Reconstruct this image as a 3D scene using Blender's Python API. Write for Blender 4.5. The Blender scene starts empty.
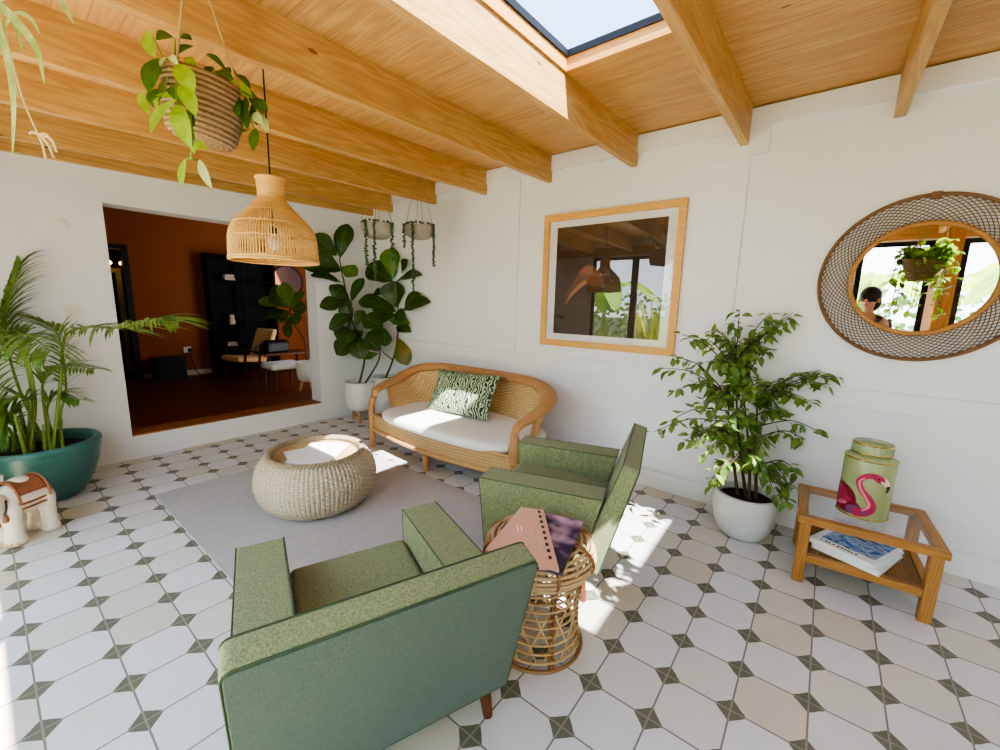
import bpy, math, random
from mathutils import Vector, Matrix
random.seed(7)
T = 0.2                                   # one floor tile is 20 cm; all lengths below are in tiles
PI = math.pi
V = Vector
scene = bpy.context.scene
COL = scene.collection

# ------------------------------------------------------------------ camera solution (from the floor tiles)
CAM = V((2.4697, -5.9108, 6.4355))
CR = V((0.7838, 0.6205, 0.0241)).normalized()
CF = V((-0.6085, 0.7756, -0.1682)).normalized()
CR = (CR - CF * CR.dot(CF)).normalized()
CU = CR.cross(CF)
FPX = 411.8
def ray(u, v):
    return CF + CR * ((u - 500) / FPX) - CU * ((v - 375) / FPX)
def at(u, v, ax, val):                     # point on the plane axis = val
    d = ray(u, v); k = (val - CAM[ax]) / d[ax]
    return CAM + d * k
def atw(u, v, dep, mx=.14, my=.14):        # the same, kept clear of the two walls
    p = atd(u, v, dep)
    if p.x < -18.6 + mx: p = at(u, v, 0, -18.6 + mx)
    if p.y > 8.75 - my: p = at(u, v, 1, 8.75 - my)
    return p
def atd(u, v, dep):                        # point at a distance along the view axis
    return CAM + ray(u, v) * dep

# ------------------------------------------------------------------ mesh builder
class MB:
    def __init__(s):
        s.v = []; s.f = []; s.uv = []; s.mi = []; s.cur = 0
    def add(s, vs, fs, uvs=None):
        o = len(s.v); s.v += [V(p) for p in vs]
        for k, f in enumerate(fs):
            s.f.append([i + o for i in f])
            s.uv.append(uvs[k] if uvs else [(0, 0)] * len(f)); s.mi.append(s.cur)
        return s
    def box(s, c, d, rot=None):
        c = V(c); hx, hy, hz = d[0] / 2, d[1] / 2, d[2] / 2
        vs = [V((x, y, z)) for x in (-hx, hx) for y in (-hy, hy) for z in (-hz, hz)]
        if rot: vs = [rot @ p for p in vs]
        fs = [(0, 1, 3, 2), (4, 6, 7, 5), (0, 4, 5, 1), (2, 3, 7, 6), (0, 2, 6, 4), (1, 5, 7, 3)]
        return s.add([p + c for p in vs], fs)
    def bb(s, x0, x1, y0, y1, z0, z1):
        return s.box(((x0 + x1) / 2, (y0 + y1) / 2, (z0 + z1) / 2), (abs(x1 - x0), abs(y1 - y0), abs(z1 - z0)))
    def prism(s, pts, vec):
        vec = V(vec); n = len(pts); a = [V(p) for p in pts]; b = [p + vec for p in a]
        nm = V((0, 0, 0))
        for i in range(n): nm += a[i].cross(a[(i + 1) % n])
        if nm.dot(vec) > 0: a.reverse(); b.reverse()
        fs = [list(range(n)), list(range(2 * n - 1, n - 1, -1))]
        for i in range(n):
            j = (i + 1) % n; fs.append((j, i, n + i, n + j))
        return s.add(a + b, fs)
    def grid(s, fn, nu, nv, cu=False, cv=False, su=1.0, sv=1.0):
        mu = nu if cu else nu + 1; mv = nv if cv else nv + 1
        vs = [fn(i / nu, j / nv) for i in range(mu) for j in range(mv)]
        fs = []; uvs = []
        for i in range(nu):
            for j in range(nv):
                a = i * mv + j; b = ((i + 1) % mu) * mv + j
                c = ((i + 1) % mu) * mv + (j + 1) % mv; d = i * mv + (j + 1) % mv
                fs.append((a, b, c, d))
                uvs.append([(su * i / nu, sv * j / nv), (su * (i + 1) / nu, sv * j / nv), (su * (i + 1) / nu, sv * (j + 1) / nv), (su * i / nu, sv * (j + 1) / nv)])
        return s.add(vs, fs, uvs)
    def loft(s, a, b):
        n = len(a); nm = V((0, 0, 0)); a = [V(p) for p in a]; b = [V(p) for p in b]
        for i in range(n): nm += a[i].cross(a[(i + 1) % n])
        if nm.dot(b[0] - a[0]) > 0: a.reverse(); b.reverse()
        fs = [list(range(n)), list(range(2 * n - 1, n - 1, -1))]
        for i in range(n):
            j = (i + 1) % n; fs.append((j, i, n + i, n + j))
        return s.add(a + b, fs)
    def tube(s, pts, r, n=8, closed=False, flat=1.0, up=None, caps=True, lu=1.0):
        pts = [V(p) for p in pts]; m = len(pts)
        rs = r if isinstance(r, (list, tuple)) else [r] * m
        prev = None; rings = []; L = 0; ls = []
        for i, p in enumerate(pts):
            if closed: t = pts[(i + 1) % m] - pts[i - 1]
            else: t = pts[min(i + 1, m - 1)] - pts[max(i - 1, 0)]
            if t.length < 1e-9: t = V((0, 0, 1))
            t.normalize()
            if up is not None: x = V(up).cross(t)
            elif prev is None: x = (V((0, 0, 1)) if abs(t.z) < .9 else V((1, 0, 0))).cross(t)
            else: x = prev - t * prev.dot(t)
            if x.length < 1e-6: x = V((1, 0, 0)).cross(t)
            x.normalize(); prev = x; y = t.cross(x)
            rings.append([p + x * (rs[i] * math.cos(2 * PI * k / n)) + y * (rs[i] * flat * math.sin(2 * PI * k / n)) for k in range(n)])
            if i: L += (pts[i] - pts[i - 1]).length
            ls.append(L * lu)
        o = [q for rg in rings for q in rg]; fs = []; uvs = []
        for i in range(m if closed else m - 1):
            j = (i + 1) % m
            l1 = ls[j] if j else L * lu + (pts[0] - pts[-1]).length * lu
            for k in range(n):
                l = (k + 1) % n
                fs.append((i * n + k, i * n + l, j * n + l, j * n + k))
                uvs.append([(ls[i], k / n), (ls[i], (k + 1) / n), (l1, (k + 1) / n), (l1, k / n)])
        if caps and not closed:
            fs.append(list(range(n - 1, -1, -1))); uvs.append([(0, 0)] * n)
            fs.append([(m - 1) * n + k for k in range(n)]); uvs.append([(0, 0)] * n)
        return s.add(o, fs, uvs)
    def lathe(s, prof, n=32, c=(0, 0, 0), su=1.0, sv=1.0):
        c = V(c); m = len(prof); L = [0]
        for i in range(1, m): L.append(L[-1] + math.hypot(prof[i][0] - prof[i - 1][0], prof[i][1] - prof[i - 1][1]))
        tot = L[-1] or 1
        vs = [c + V((r * math.cos(2 * PI * k / n), r * math.sin(2 * PI * k / n), z)) for r, z in prof for k in range(n)]
        fs = []; uvs = []
        for i in range(m - 1):
            for k in range(n):
                l = (k + 1) % n
                fs.append((i * n + k, i * n + l, (i + 1) * n + l, (i + 1) * n + k))
                uvs.append([(su * k / n, sv * L[i] / tot), (su * (k + 1) / n, sv * L[i] / tot), (su * (k + 1) / n, sv * L[i + 1] / tot), (su * k / n, sv * L[i + 1] / tot)])
        return s.add(vs, fs, uvs)
    def disc(s, c, r, z=0, n=32, up=True):
        c = V(c); vs = [c + V((r * math.cos(2 * PI * k / n), r * math.sin(2 * PI * k / n), z)) for k in range(n)]
        return s.add(vs, [list(range(n)) if up else list(range(n - 1, -1, -1))])
    def ball(s, c, r, n=16, m=10, rot=None):
        c = V(c); r = V(r) if hasattr(r, '__len__') else V((r, r, r))
        def fn(a, b):
            th = 2 * PI * a; ph = -PI / 2 + PI * b
            p = V((r.x * math.cos(th) * math.cos(ph), r.y * math.sin(th) * math.cos(ph), r.z * math.sin(ph)))
            return c + (rot @ p if rot else p)
        return s.grid(fn, n, m, cu=True)
    def leaf(s, base, tip, w, nrm=None, shape='oval', bend=0.15, fold=0.12, n=6, wav=0.0):
        base = V(base); tip = V(tip); d = tip - base; Ln = d.length
        if Ln < 1e-6: return s
        d.normalize()
        nr = V(nrm) if nrm is not None else V((0, 0, 1))
        side = d.cross(nr)
        if side.length < 1e-3: side = d.cross(V((1, 0, 0)))
        side.normalize(); nr = side.cross(d)
        ph = random.random() * 6
        vs = []; uvs = []
        for i in range(n + 1):
            t = i / n
            if shape == 'oval': wd = math.sin(PI * min(1, t * .96 + .03)) ** .8
            elif shape == 'fiddle': wd = max(.05, math.sin(PI * t ** 1.4) ** .62 * (1 - .16 * math.exp(-((t - .36) / .12) ** 2))) if t < .999 else .1
            elif shape == 'drop': wd = math.sin(PI * t ** .72) ** .9
            else: wd = math.sin(PI * (t * .9 + .1)) ** .6   # strap
            wd *= w / 2
            p = base + d * (Ln * t) + nr * (bend * Ln * (math.sin(PI * t * .9) - .4 * t * t))
            e = nr * (fold * wd * 2 + wav * w * math.sin(t * 9 + ph))
            vs += [p - side * wd + e, p, p + side * wd + nr * (fold * wd * 2 - wav * w * math.sin(t * 9 + ph))]
        fs = []
        for i in range(n):
            a = 3 * i
            fs += [(a, a + 1, a + 4, a + 3), (a + 1, a + 2, a + 5, a + 4)]
            uvs += [[(0, i / n), (.5, i / n), (.5, (i + 1) / n), (0, (i + 1) / n)], [(.5, i / n), (1, i / n), (1, (i + 1) / n), (.5, (i + 1) / n)]]
        return s.add(vs, fs, uvs)

def cr(pts, k=8, closed=False):            # Catmull-Rom through the points
    P = [V(p) for p in pts]; n = len(P); out = []
    for i in range(n if closed else n - 1):
        if closed: a, b, c, d = P[i - 1], P[i], P[(i + 1) % n], P[(i + 2) % n]
        else: a, b, c, d = P[max(i - 1, 0)], P[i], P[i + 1], P[min(i + 2, n - 1)]
        for q in range(k):
            t = q / k
            out.append(.5 * ((2 * b) + (c - a) * t + (2 * a - 5 * b + 4 * c - d) * t * t + (3 * b - a - 3 * c + d) * t ** 3))
    if not closed: out.append(P[-1])
    return out
def circle(c, r, n=40, ax='z', a0=0):
    c = V(c); o = []
    for k in range(n):
        a = a0 + 2 * PI * k / n; x, y = r * math.cos(a), r * math.sin(a)
        o.append(c + (V((x, y, 0)) if ax == 'z' else V((x, 0, y)) if ax == 'y' else V((0, x, y))))
    return o

# ------------------------------------------------------------------ object helpers
def obj(name, mb, mats, parent=None, smooth=True, bevel=0, seg=2, ang=40, solid=0, sub=0):
    me = bpy.data.meshes.new(name)
    me.from_pydata([tuple(p * T) for p in mb.v], [], mb.f)
    ul = me.uv_layers.new(name='UVMap'); k = 0
    flat = [c for face in mb.uv for uv in face for c in uv]
    ul.data.foreach_set('uv', flat)
    mats = mats if isinstance(mats, (list, tuple)) else [mats]
    for m in mats: me.materials.append(m)
    me.polygons.foreach_set('material_index', mb.mi)
    if smooth:
        me.shade_smooth()
        me.set_sharp_from_angle(angle=math.radians(ang))
    me.update()
    o = bpy.data.objects.new(name, me); COL.objects.link(o)
    if parent is not None: o.parent = parent
    if solid:
        m = o.modifiers.new('Solid', 'SOLIDIFY'); m.thickness = solid * T
    if bevel:
        m = o.modifiers.new('Bevel', 'BEVEL'); m.width = bevel * T; m.segments = seg; m.limit_method = 'ANGLE'; m.angle_limit = math.radians(35)
        m.harden_normals = False
    if sub:
        m = o.modifiers.new('Sub', 'SUBSURF'); m.levels = sub; m.render_levels = sub
    return o
def tag(o, label, cat=None, group=None, kind=None):
    o['label'] = label
    if cat: o['category'] = cat
    if group: o['group'] = group
    if kind: o['kind'] = kind
    return o
def thing(name, loc, label, cat, rz=0, group=None):
    o = bpy.data.objects.new(name, None); COL.objects.link(o)
    o.empty_display_size = .05
    o.location = V(loc) * T; o.rotation_euler = (0, 0, rz)
    return tag(o, label, cat, group)
def copy_thing(o, loc, rz, label):
    c = o.copy(); COL.objects.link(c); c.location = V(loc) * T; c.rotation_euler = (0, 0, rz); c['label'] = label
    for ch in [x for x in bpy.data.objects if x.parent == o]:
        d = ch.copy(); COL.objects.link(d); d.parent = c
        for g in [x for x in bpy.data.objects if x.parent == ch]:
            e = g.copy(); COL.objects.link(e); e.parent = d
    return c
def struct(name, mb, m, label, parent=None, **kw):
    o = obj(name, mb, m, parent, **kw)
    o['kind'] = 'structure'
    if label: o['label'] = label
    return o

# ------------------------------------------------------------------ materials
def lin(c):
    return tuple(((x / 255) / 12.92 if x / 255 <= .04045 else ((x / 255 + .055) / 1.055) ** 2.4) for x in c) + (1,)
class NT:
    def __init__(s, name, rough=.6, spec=.3, metal=0):
        s.m = bpy.data.materials.new(name); s.m.use_nodes = True; s.t = s.m.node_tree
        s.b = s.t.nodes['Principled BSDF']
        s.b.inputs['Roughness'].default_value = rough; s.b.inputs['Metallic'].default_value = metal
        s.b.inputs['Specular IOR Level'].default_value = spec
    def n(s, ty, **kw):
        nd = s.t.nodes.new(ty)
        for k, v in kw.items(): setattr(nd, k, v)
        return nd
    def l(s, a, b): s.t.links.new(a, b)
    def val(s, x, sock):
        if isinstance(x, (int, float)): sock.default_value = x
        else: s.l(x, sock)
    def math(s, op, a, b=None, c=None):
        nd = s.n('ShaderNodeMath', operation=op)
        for i, x in enumerate((a, b, c)):
            if x is not None: s.val(x, nd.inputs[i])
        return nd.outputs[0]
    def mix(s, f, a, b):
        nd = s.n('ShaderNodeMix', data_type='RGBA'); s.val(f, nd.inputs[0])
        for x, i in ((a, 6), (b, 7)):
            if isinstance(x, tuple): nd.inputs[i].default_value = x
            else: s.l(x, nd.inputs[i])
        return nd.outputs[2]
    def coord(s, kind='Object', scale=(1, 1, 1), loc=(0, 0, 0), rot=(0, 0, 0)):
        tc = s.n('ShaderNodeTexCoord'); mp = s.n('ShaderNodeMapping')
        mp.inputs['Scale'].default_value = scale; mp.inputs['Location'].default_value = loc; mp.inputs['Rotation'].default_value = rot
        s.l(tc.outputs[kind], mp.inputs['Vector']); return mp.outputs[0]
    def sep(s, v):
        nd = s.n('ShaderNodeSeparateXYZ'); s.l(v, nd.inputs[0]); return nd.outputs
    def noise(s, v, scale, detail=3, rough=.55, dist=0):
        nd = s.n('ShaderNodeTexNoise'); s.l(v, nd.inputs['Vector']) if v is not None else None
        nd.inputs['Scale'].default_value = scale; nd.inputs['Detail'].default_value = detail
        nd.inputs['Roughness'].default_value = rough; nd.inputs['Distortion'].default_value = dist
        return nd.outputs['Fac']
    def ramp(s, f, stops):
        nd = s.n('ShaderNodeValToRGB'); s.l(f, nd.inputs[0]); e = nd.color_ramp.elements
        while len(e) < len(stops): e.new(.5)
        for k, (p, c) in enumerate(stops): e[k].position = p; e[k].color = c
        return nd.outputs[0]
    def color(s, c):
        if isinstance(c, tuple): s.b.inputs['Base Color'].default_value = c
        else: s.l(c, s.b.inputs['Base Color'])
        return s
    def bump(s, h, strength=.3, dist=.01):
        nd = s.n('ShaderNodeBump'); nd.inputs['Strength'].default_value = strength; nd.inputs['Distance'].default_value = dist
        s.l(h, nd.inputs['Height']); s.l(nd.outputs[0], s.b.inputs['Normal']); return s

def plain(name, c, rough=.6, var=.06, scale=8, spec=.3, metal=0, bump=0, bscale=60):
    k = NT(name, rough, spec, metal); co = k.coord()
    f = k.noise(co, scale); a = lin(c)
    lo = tuple(x * (1 - var * 2) for x in a[:3]) + (1,); hi = tuple(min(1, x * (1 + var)) for x in a[:3]) + (1,)
    k.color(k.mix(f, lo, hi))
    if bump: k.bump(k.noise(co, bscale), bump, .004)
    return k.m
def wood(name, c1, c2, along='x', scale=1.0, plank=0, across='y', gap=True, rough=.5, knots=0, c3=None, spec=.3):
    k = NT(name, rough, spec); co = k.coord()
    sx = {a: (1.2 if a == along else 14) * scale for a in 'xyz'}
    oi = k.n('ShaderNodeObjectInfo')
    off = k.n('ShaderNodeCombineXYZ'); r20 = k.math('MULTIPLY', oi.outputs['Random'], 37.0)
    for i in range(3): k.l(r20, off.inputs[i])
    ad = k.n('ShaderNodeVectorMath', operation='ADD'); k.l(co, ad.inputs[0]); k.l(off.outputs[0], ad.inputs[1]); v = ad.outputs[0]
    pid = None
    if plank:
        o = k.sep(co); q = k.math('DIVIDE', o['XYZ'.index(across.upper())], plank); pid = k.math('FLOOR', q); fr = k.math('FRACT', q)
        wn = k.n('ShaderNodeTexWhiteNoise', noise_dimensions='1D'); k.l(pid, wn.inputs['W'])
        sc = k.n('ShaderNodeVectorMath', operation='SCALE'); k.l(wn.outputs['Color'], sc.inputs[0]); sc.inputs['Scale'].default_value = 9
        a2 = k.n('ShaderNodeVectorMath', operation='ADD'); k.l(v, a2.inputs[0]); k.l(sc.outputs[0], a2.inputs[1]); v = a2.outputs[0]
    mp = k.n('ShaderNodeMapping'); mp.inputs['Scale'].default_value = (sx['x'], sx['y'], sx['z']); k.l(v, mp.inputs['Vector'])
    n1 = k.noise(mp.outputs[0], 1.0, 2, .5, .4)
    rings = k.math('FRACT', k.math('MULTIPLY', n1, 7.0))
    rings = k.math('ABSOLUTE', k.math('SUBTRACT', k.math('MULTIPLY', rings, 2), 1))
    n2 = k.noise(mp.outputs[0], 5.0, 3, .6)
    f = k.math('ADD', k.math('MULTIPLY', rings, .55), k.math('MULTIPLY', n2, .55))
    c = k.mix(f, lin(c1), lin(c2))
    if pid is not None:
        tint = k.math('MULTIPLY', wn.outputs['Value'], .45)
        c = k.mix(tint, c, lin(c3 or c2))
        if gap:
            g = k.math('LESS_THAN', fr, .035); c = k.mix(k.math('MULTIPLY', g, .4), c, lin((90, 50, 15)))
    if knots:
        vo = k.n('ShaderNodeTexVoronoi'); m2 = k.n('ShaderNodeMapping'); k.l(v, m2.inputs['Vector'])
        m2.inputs['Scale'].default_value = tuple((knots * (.45 if a == along else 1.3)) for a in 'xyz'); k.l(m2.outputs[0], vo.inputs['Vector'])
        vo.inputs['Scale'].default_value = 1
        kn = k.math('LESS_THAN', k.math('ADD', vo.outputs['Distance'], k.math('MULTIPLY', k.noise(v, 40), .04)), .06)
        c = k.mix(k.math('MULTIPLY', kn, .75), c, lin((85, 45, 15)))
    k.color(c); k.bump(n2, .08, .002)
    return k.m
def weave(name, c1, c2, dark, nu, nv, rough=.55, chevron=0, bump=.6, dist=.006, spec=.35):
    k = NT(name, rough, spec); co = k.coord('UV', (nu, nv, 1)); o = k.sep(co); u, v = o[0], o[1]
    if chevron:
        tri = k.math('ABSOLUTE', k.math('SUBTRACT', k.math('FRACT', u), .5))
        h = k.math('ABSOLUTE', k.math('SINE', k.math('MULTIPLY', k.math('ADD', v, k.math('MULTIPLY', tri, chevron)), PI)))
        par = k.math('GREATER_THAN', k.math('FRACT', u), .5)
    else:
        par = k.math('MODULO', k.math('ADD', k.math('FLOOR', u), k.math('FLOOR', v)), 2.0); par = k.math('ABSOLUTE', par)
        su = k.math('SINE', k.math('MULTIPLY', k.math('FRACT', u), PI)); sv = k.math('SINE', k.math('MULTIPLY', k.math('FRACT', v), PI))
        ha = k.math('MULTIPLY', su, k.math('POWER', sv, .5)); h2 = k.math('MULTIPLY', sv, k.math('POWER', su, .5))
        h = k.math('ADD', k.math('MULTIPLY', par, ha), k.math('MULTIPLY', k.math('SUBTRACT', 1.0, par), h2))
    nz = k.noise(k.coord(), 9); nf = k.noise(k.coord('UV', (nu * .31, nv * .5, 1)), 1.7)
    base = k.mix(k.math('ADD', k.math('MULTIPLY', nz, .5), k.math('MULTIPLY', nf, .5)), lin(c1), lin(c2))
    lo = k.mix(.35, lin(dark), base)
    c = k.mix(k.math('SMOOTH_MIN', k.math('MULTIPLY', h, 1.7), 1.0, .1), lo, base)
    k.color(c); k.bump(h, bump, dist); return k.m
def wrap(name, c1, c2, dark, n=30, rough=.5):       # cane wound round a rail: bands along UV.x
    k = NT(name, rough, .35); co = k.coord('UV', (n, 1, 1)); o = k.sep(co)
    h = k.math('ABSOLUTE', k.math('SINE', k.math('MULTIPLY', o[0], PI)))
    nz = k.noise(k.coord(), 14); base = k.mix(nz, lin(c1), lin(c2))
    k.color(k.mix(k.math('SMOOTH_MIN', k.math('MULTIPLY', h, 2.2), 1.0, .1), k.mix(.5, lin(dark), base), base)); k.bump(h, .5, .004); return k.m
def tweed(name, c1, c2, c3, sc=420, rough=.9):
    k = NT(name, rough, .15); co = k.coord()
    mp = k.coord('Object', (1, 1, .35))
    a = k.noise(mp, sc, 3, .75); b = k.noise(co, sc * .23, 2); d = k.noise(co, 5)
    f = k.ramp(a, [(.4, (0, 0, 0, 1)), (.6, (1, 1, 1, 1))])
    c = k.mix(f, lin(c1), lin(c2)); c = k.mix(k.math('MULTIPLY', b, .5), c, lin(c3)); c = k.mix(k.math('MULTIPLY', d, .18), c, lin(c1))
    k.color(c); k.bump(a, .25, .002)
    k.b.inputs['Sheen Weight'].default_value = .15
    return k.m
def leafm(name, c1, c2, vein=None, rough=.38, trans=.25, var=3.0):
    k = NT(name, rough, .4); co = k.coord(); f = k.noise(co, 9 * var)
    c = k.mix(k.ramp(f, [(.35, (0, 0, 0, 1)), (.65, (1, 1, 1, 1))]), lin(c1), lin(c2))
    if vein:
        u = k.sep(k.coord('UV'))
        mid = k.math('LESS_THAN', k.math('ABSOLUTE', k.math('SUBTRACT', u[0], .5)), .035)
        sv = k.math('FRACT', k.math('SUBTRACT', k.math('MULTIPLY', u[1], 7), k.math('MULTIPLY', k.math('ABSOLUTE', k.math('SUBTRACT', u[0], .5)), 3)))
        mid = k.math('MAXIMUM', mid, k.math('MULTIPLY', k.math('LESS_THAN', sv, .09), .6))
        c = k.mix(k.math('MULTIPLY', mid, .6), c, lin(vein))
    k.color(c)
    tr = k.n('ShaderNodeBsdfTranslucent'); mx = k.n('ShaderNodeMixShader'); mx.inputs[0].default_value = trans
    if isinstance(c, tuple): tr.inputs[0].default_value = c
    else: k.l(k.mix(.35, c, lin((190, 220, 60))), tr.inputs[0])
    out = k.t.nodes['Material Output']
    k.l(k.b.outputs[0], mx.inputs[1]); k.l(tr.outputs[0], mx.inputs[2]); k.l(mx.outputs[0], out.inputs[0])
    return k.m
def glass(name, tint=(1, 1, 1, 1), gl=1.0, ior=1.45, rough=.0):
    k = NT(name); t = k.n('ShaderNodeBsdfTransparent'); t.inputs[0].default_value = tint
    g = k.n('ShaderNodeBsdfGlossy'); g.inputs['Roughness'].default_value = rough
    lw = k.n('ShaderNodeLayerWeight'); f5 = k.math('POWER', lw.outputs['Facing'], 5.0)
    fr = k.math('MULTIPLY', k.math('ADD', .05, k.math('MULTIPLY', f5, .95)), gl)
    mx = k.n('ShaderNodeMixShader'); k.l(k.math('MINIMUM', fr, 1.0), mx.inputs[0]); k.l(t.outputs[0], mx.inputs[1]); k.l(g.outputs[0], mx.inputs[2])
    k.l(mx.outputs[0], k.t.nodes['Material Output'].inputs[0]); return k.m
def emit(name, c, s):
    k = NT(name); k.color(lin(c)); k.b.inputs['Emission Color'].default_value = lin(c); k.b.inputs['Emission Strength'].default_value = s; return k.m

def coil(name, c1, c2, dark, n=20, rough=.7):
    k = NT(name, rough, .2); o = k.sep(k.coord('UV', (1, n, 1))); nz = k.noise(k.coord('UV', (60, n * 1.0, 1)), 1.0, 2)
    h = k.math('ABSOLUTE', k.math('SINE', k.math('MULTIPLY', k.math('ADD', o[1], k.math('MULTIPLY', nz, .25)), PI)))
    base = k.mix(nz, lin(c1), lin(c2)); k.color(k.mix(k.math('SMOOTH_MIN', k.math('MULTIPLY', h, 1.9), 1.0, .1), k.mix(.4, lin(dark), base), base)); k.bump(h, .8, .008); return k.m

# ------------------------------------------------------------------ palette
M = {}
M['wall'] = plain('white_paint', (233, 234, 237), .75, .02, 3, bump=.04, bscale=90)
M['white'] = plain('white_ceramic', (232, 231, 228), .3, .02, spec=.5)
M['wallplate'] = plain('white_plastic', (226, 224, 216), .4, .01)
M['beam'] = wood('pine_beam', (208, 169, 108), (172, 127, 72), 'y', .9, knots=4.2, rough=.42)
M['boards'] = wood('pine_boards', (212, 173, 114), (172, 127, 74), 'x', .8, plank=.096, across='y', rough=.45, knots=3.4, c3=(198, 144, 84))
M['lining'] = wood('pine_lining', (222, 170, 98), (200, 140, 70), 'x', .8, rough=.45)
M['postwood'] = wood('pine_post', (206, 150, 80), (176, 118, 52), 'z', .8)
M['black'] = plain('black_metal', (24, 24, 25), .45, .05)
M['darkwood'] = wood('dark_wood', (52, 32, 20), (30, 18, 11), 'z', 1)
M['legwood'] = wood('walnut_leg', (110, 62, 34), (74, 38, 20), 'z', 2)
M['parquet'] = wood('parquet', (120, 68, 38), (88, 48, 26), 'y', .9, plank=.09, across='x', rough=.4, c3=(100, 56, 32))
M['sillwood'] = wood('sill_wood', (190, 130, 80), (120, 78, 44), 'y', 1.4)
M['orange'] = plain('burnt_orange_paint', (140, 74, 28), .8, .09, 4)
M['oak'] = wood('oak_table', (182, 132, 70), (142, 96, 46), 'x', 1.4, rough=.4)
M['oaky'] = wood('oak_table_side', (182, 132, 70), (142, 96, 46), 'y', 1.4, rough=.4)
M['oakz'] = wood('oak_table_leg', (182, 132, 70), (142, 96, 46), 'z', 1.4, rough=.4)
M['frame'] = wood('ash_frame', (226, 176, 104), (208, 154, 84), 'x', 1.2, rough=.45)
M['tweed'] = tweed('green_tweed', (106, 114, 78), (150, 156, 116), (108, 120, 88), 210)
M['backcloth'] = tweed('shaded_green_cloth', (68, 84, 74), (82, 97, 84), (66, 84, 78), 220)  # darker green carries the shade on the chair's rear
M['piping'] = plain('dark_green_piping', (66, 80, 54), .8)
M['cushion'] = plain('white_cotton', (238, 236, 232), .85, .015, 12, bump=.1, bscale=220)
M['glass'] = glass('clear_glass')
M['skyglass'] = glass('roof_glass', (.40, .47, .60, 1), .8)
M['picglass'] = glass('picture_glass', (1, 1, 1, 1), 2.6)
M['winglass'] = glass('window_glass', (1, 1, 1, 1), .6)
M['mirror'] = NT('mirror', .01, .5, 1).color((.9, .9, .9, 1)).m
M['soil'] = plain('potting_soil', (52, 38, 28), .95, .3, 40, bump=.8, bscale=40)
M['gold'] = NT('gold_band', .25, .5, 1).color(lin((214, 180, 96))).m
M['rope'] = plain('jute_rope', (176, 146, 100), .85, .12, 60)
M['stem'] = plain('brown_stem', (92, 70, 50), .8, .15, 30)
M['greenstem'] = plain('green_stem', (120, 140, 60), .6, .15, 30)

# ------------------------------------------------------------------ camera, light, sky
cam_d = bpy.data.cameras.new('camera'); cam = bpy.data.objects.new('camera', cam_d); COL.objects.link(cam)
cam_d.sensor_width = 36; cam_d.lens = FPX / 1000 * 36; cam_d.clip_start = .01
m3 = Matrix((CR, CU, -CF)).transposed()
cam.matrix_world = Matrix.Translation(CAM * T) @ m3.to_4x4()
scene.camera = cam
SUN = V((-.812, .282, -1)).normalized()
sd = bpy.data.lights.new('sun', 'SUN'); sun = bpy.data.objects.new('sun', sd); COL.objects.link(sun)
sd.energy = 62; sd.color = (1, .86, .66); sd.angle = math.radians(.6)
sun.rotation_euler = SUN.to_track_quat('-Z', 'Y').to_euler(); sun.location = (4, -1, 8)
w = bpy.data.worlds.new('sky'); scene.world = w; w.use_nodes = True
nt = w.node_tree; bg = nt.nodes['Background']
tc = nt.nodes.new('ShaderNodeTexCoord'); sp = nt.nodes.new('ShaderNodeSeparateXYZ'); nt.links.new(tc.outputs['Generated'], sp.inputs[0])
rp = nt.nodes.new('ShaderNodeValToRGB'); nt.links.new(sp.outputs['Z'], rp.inputs[0])
rp.color_ramp.elements[0].color = (.84, .92, 1, 1); rp.color_ramp.elements[1].color = (.42, .66, 1, 1); rp.color_ramp.elements[1].position = .9
nt.links.new(rp.outputs[0], bg.inputs[0]); bg.inputs[1].default_value = 6.0
scene.view_settings.view_transform = 'AgX'
scene.view_settings.look = 'AgX - Medium High Contrast'
scene.view_settings.exposure = .3
scene.cycles.max_bounces = 10; scene.cycles.diffuse_bounces = 6; scene.cycles.glossy_bounces = 4; scene.cycles.transparent_max_bounces = 24
scene.cycles.caustics_reflective = False; scene.cycles.caustics_refractive = False
scene.cycles.sample_clamp_indirect = 8

# ------------------------------------------------------------------ room shell
XL, XR, YF, YB = -18.6, 13.5, -9.0, 8.75
def cz(y): return 12.2 + .028 * (y - 8.75)
k = NT('octagon_tiles', .45, .4); o_ = k.sep(k.coord('Object', (1 / T, 1 / T, 1)))
def cen(x): return k.math('ABSOLUTE', k.math('SUBTRACT', k.math('FRACT', k.math('ADD', x, .5)), .5))
nzw = k.noise(k.coord(), 30, 2); wob = k.math('MULTIPLY', k.math('SUBTRACT', nzw, .5), .02)
au = k.math('ADD', cen(o_[0]), wob); av = k.math('ADD', cen(o_[1]), wob)
dia = k.math('LESS_THAN', k.math('ADD', au, av), .235)
gr = k.math('LESS_THAN', k.math('MINIMUM', cen(o_[0]), cen(o_[1])), .014)
idv = k.n('ShaderNodeCombineXYZ'); k.l(k.math('FLOOR', o_[0]), idv.inputs[0]); k.l(k.math('FLOOR', o_[1]), idv.inputs[1])
wn = k.n('ShaderNodeTexWhiteNoise', noise_dimensions='3D'); k.l(idv.outputs[0], wn.inputs['Vector'])
tile = k.ramp(wn.outputs['Value'], [(0, lin((224, 224, 232))), (.55, lin((218, 217, 217))), (1, lin((206, 198, 181)))])
st = k.noise(k.coord(), 7, 5, .65); tile = k.mix(k.math('MULTIPLY', st, .32), tile, lin((180, 172, 160)))
fine = k.noise(k.coord(), 120, 2)
spot = k.math('GREATER_THAN', k.noise(k.coord(), 55, 2, .7), .74); tile = k.mix(k.math('MULTIPLY', spot, .25), tile, lin((120, 112, 100)))
dark = k.mix(fine, lin((92, 92, 78)), lin((116, 114, 100)))
dark = k.mix(k.math('MULTIPLY', gr, .55), dark, lin((160, 155, 140)))
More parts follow.
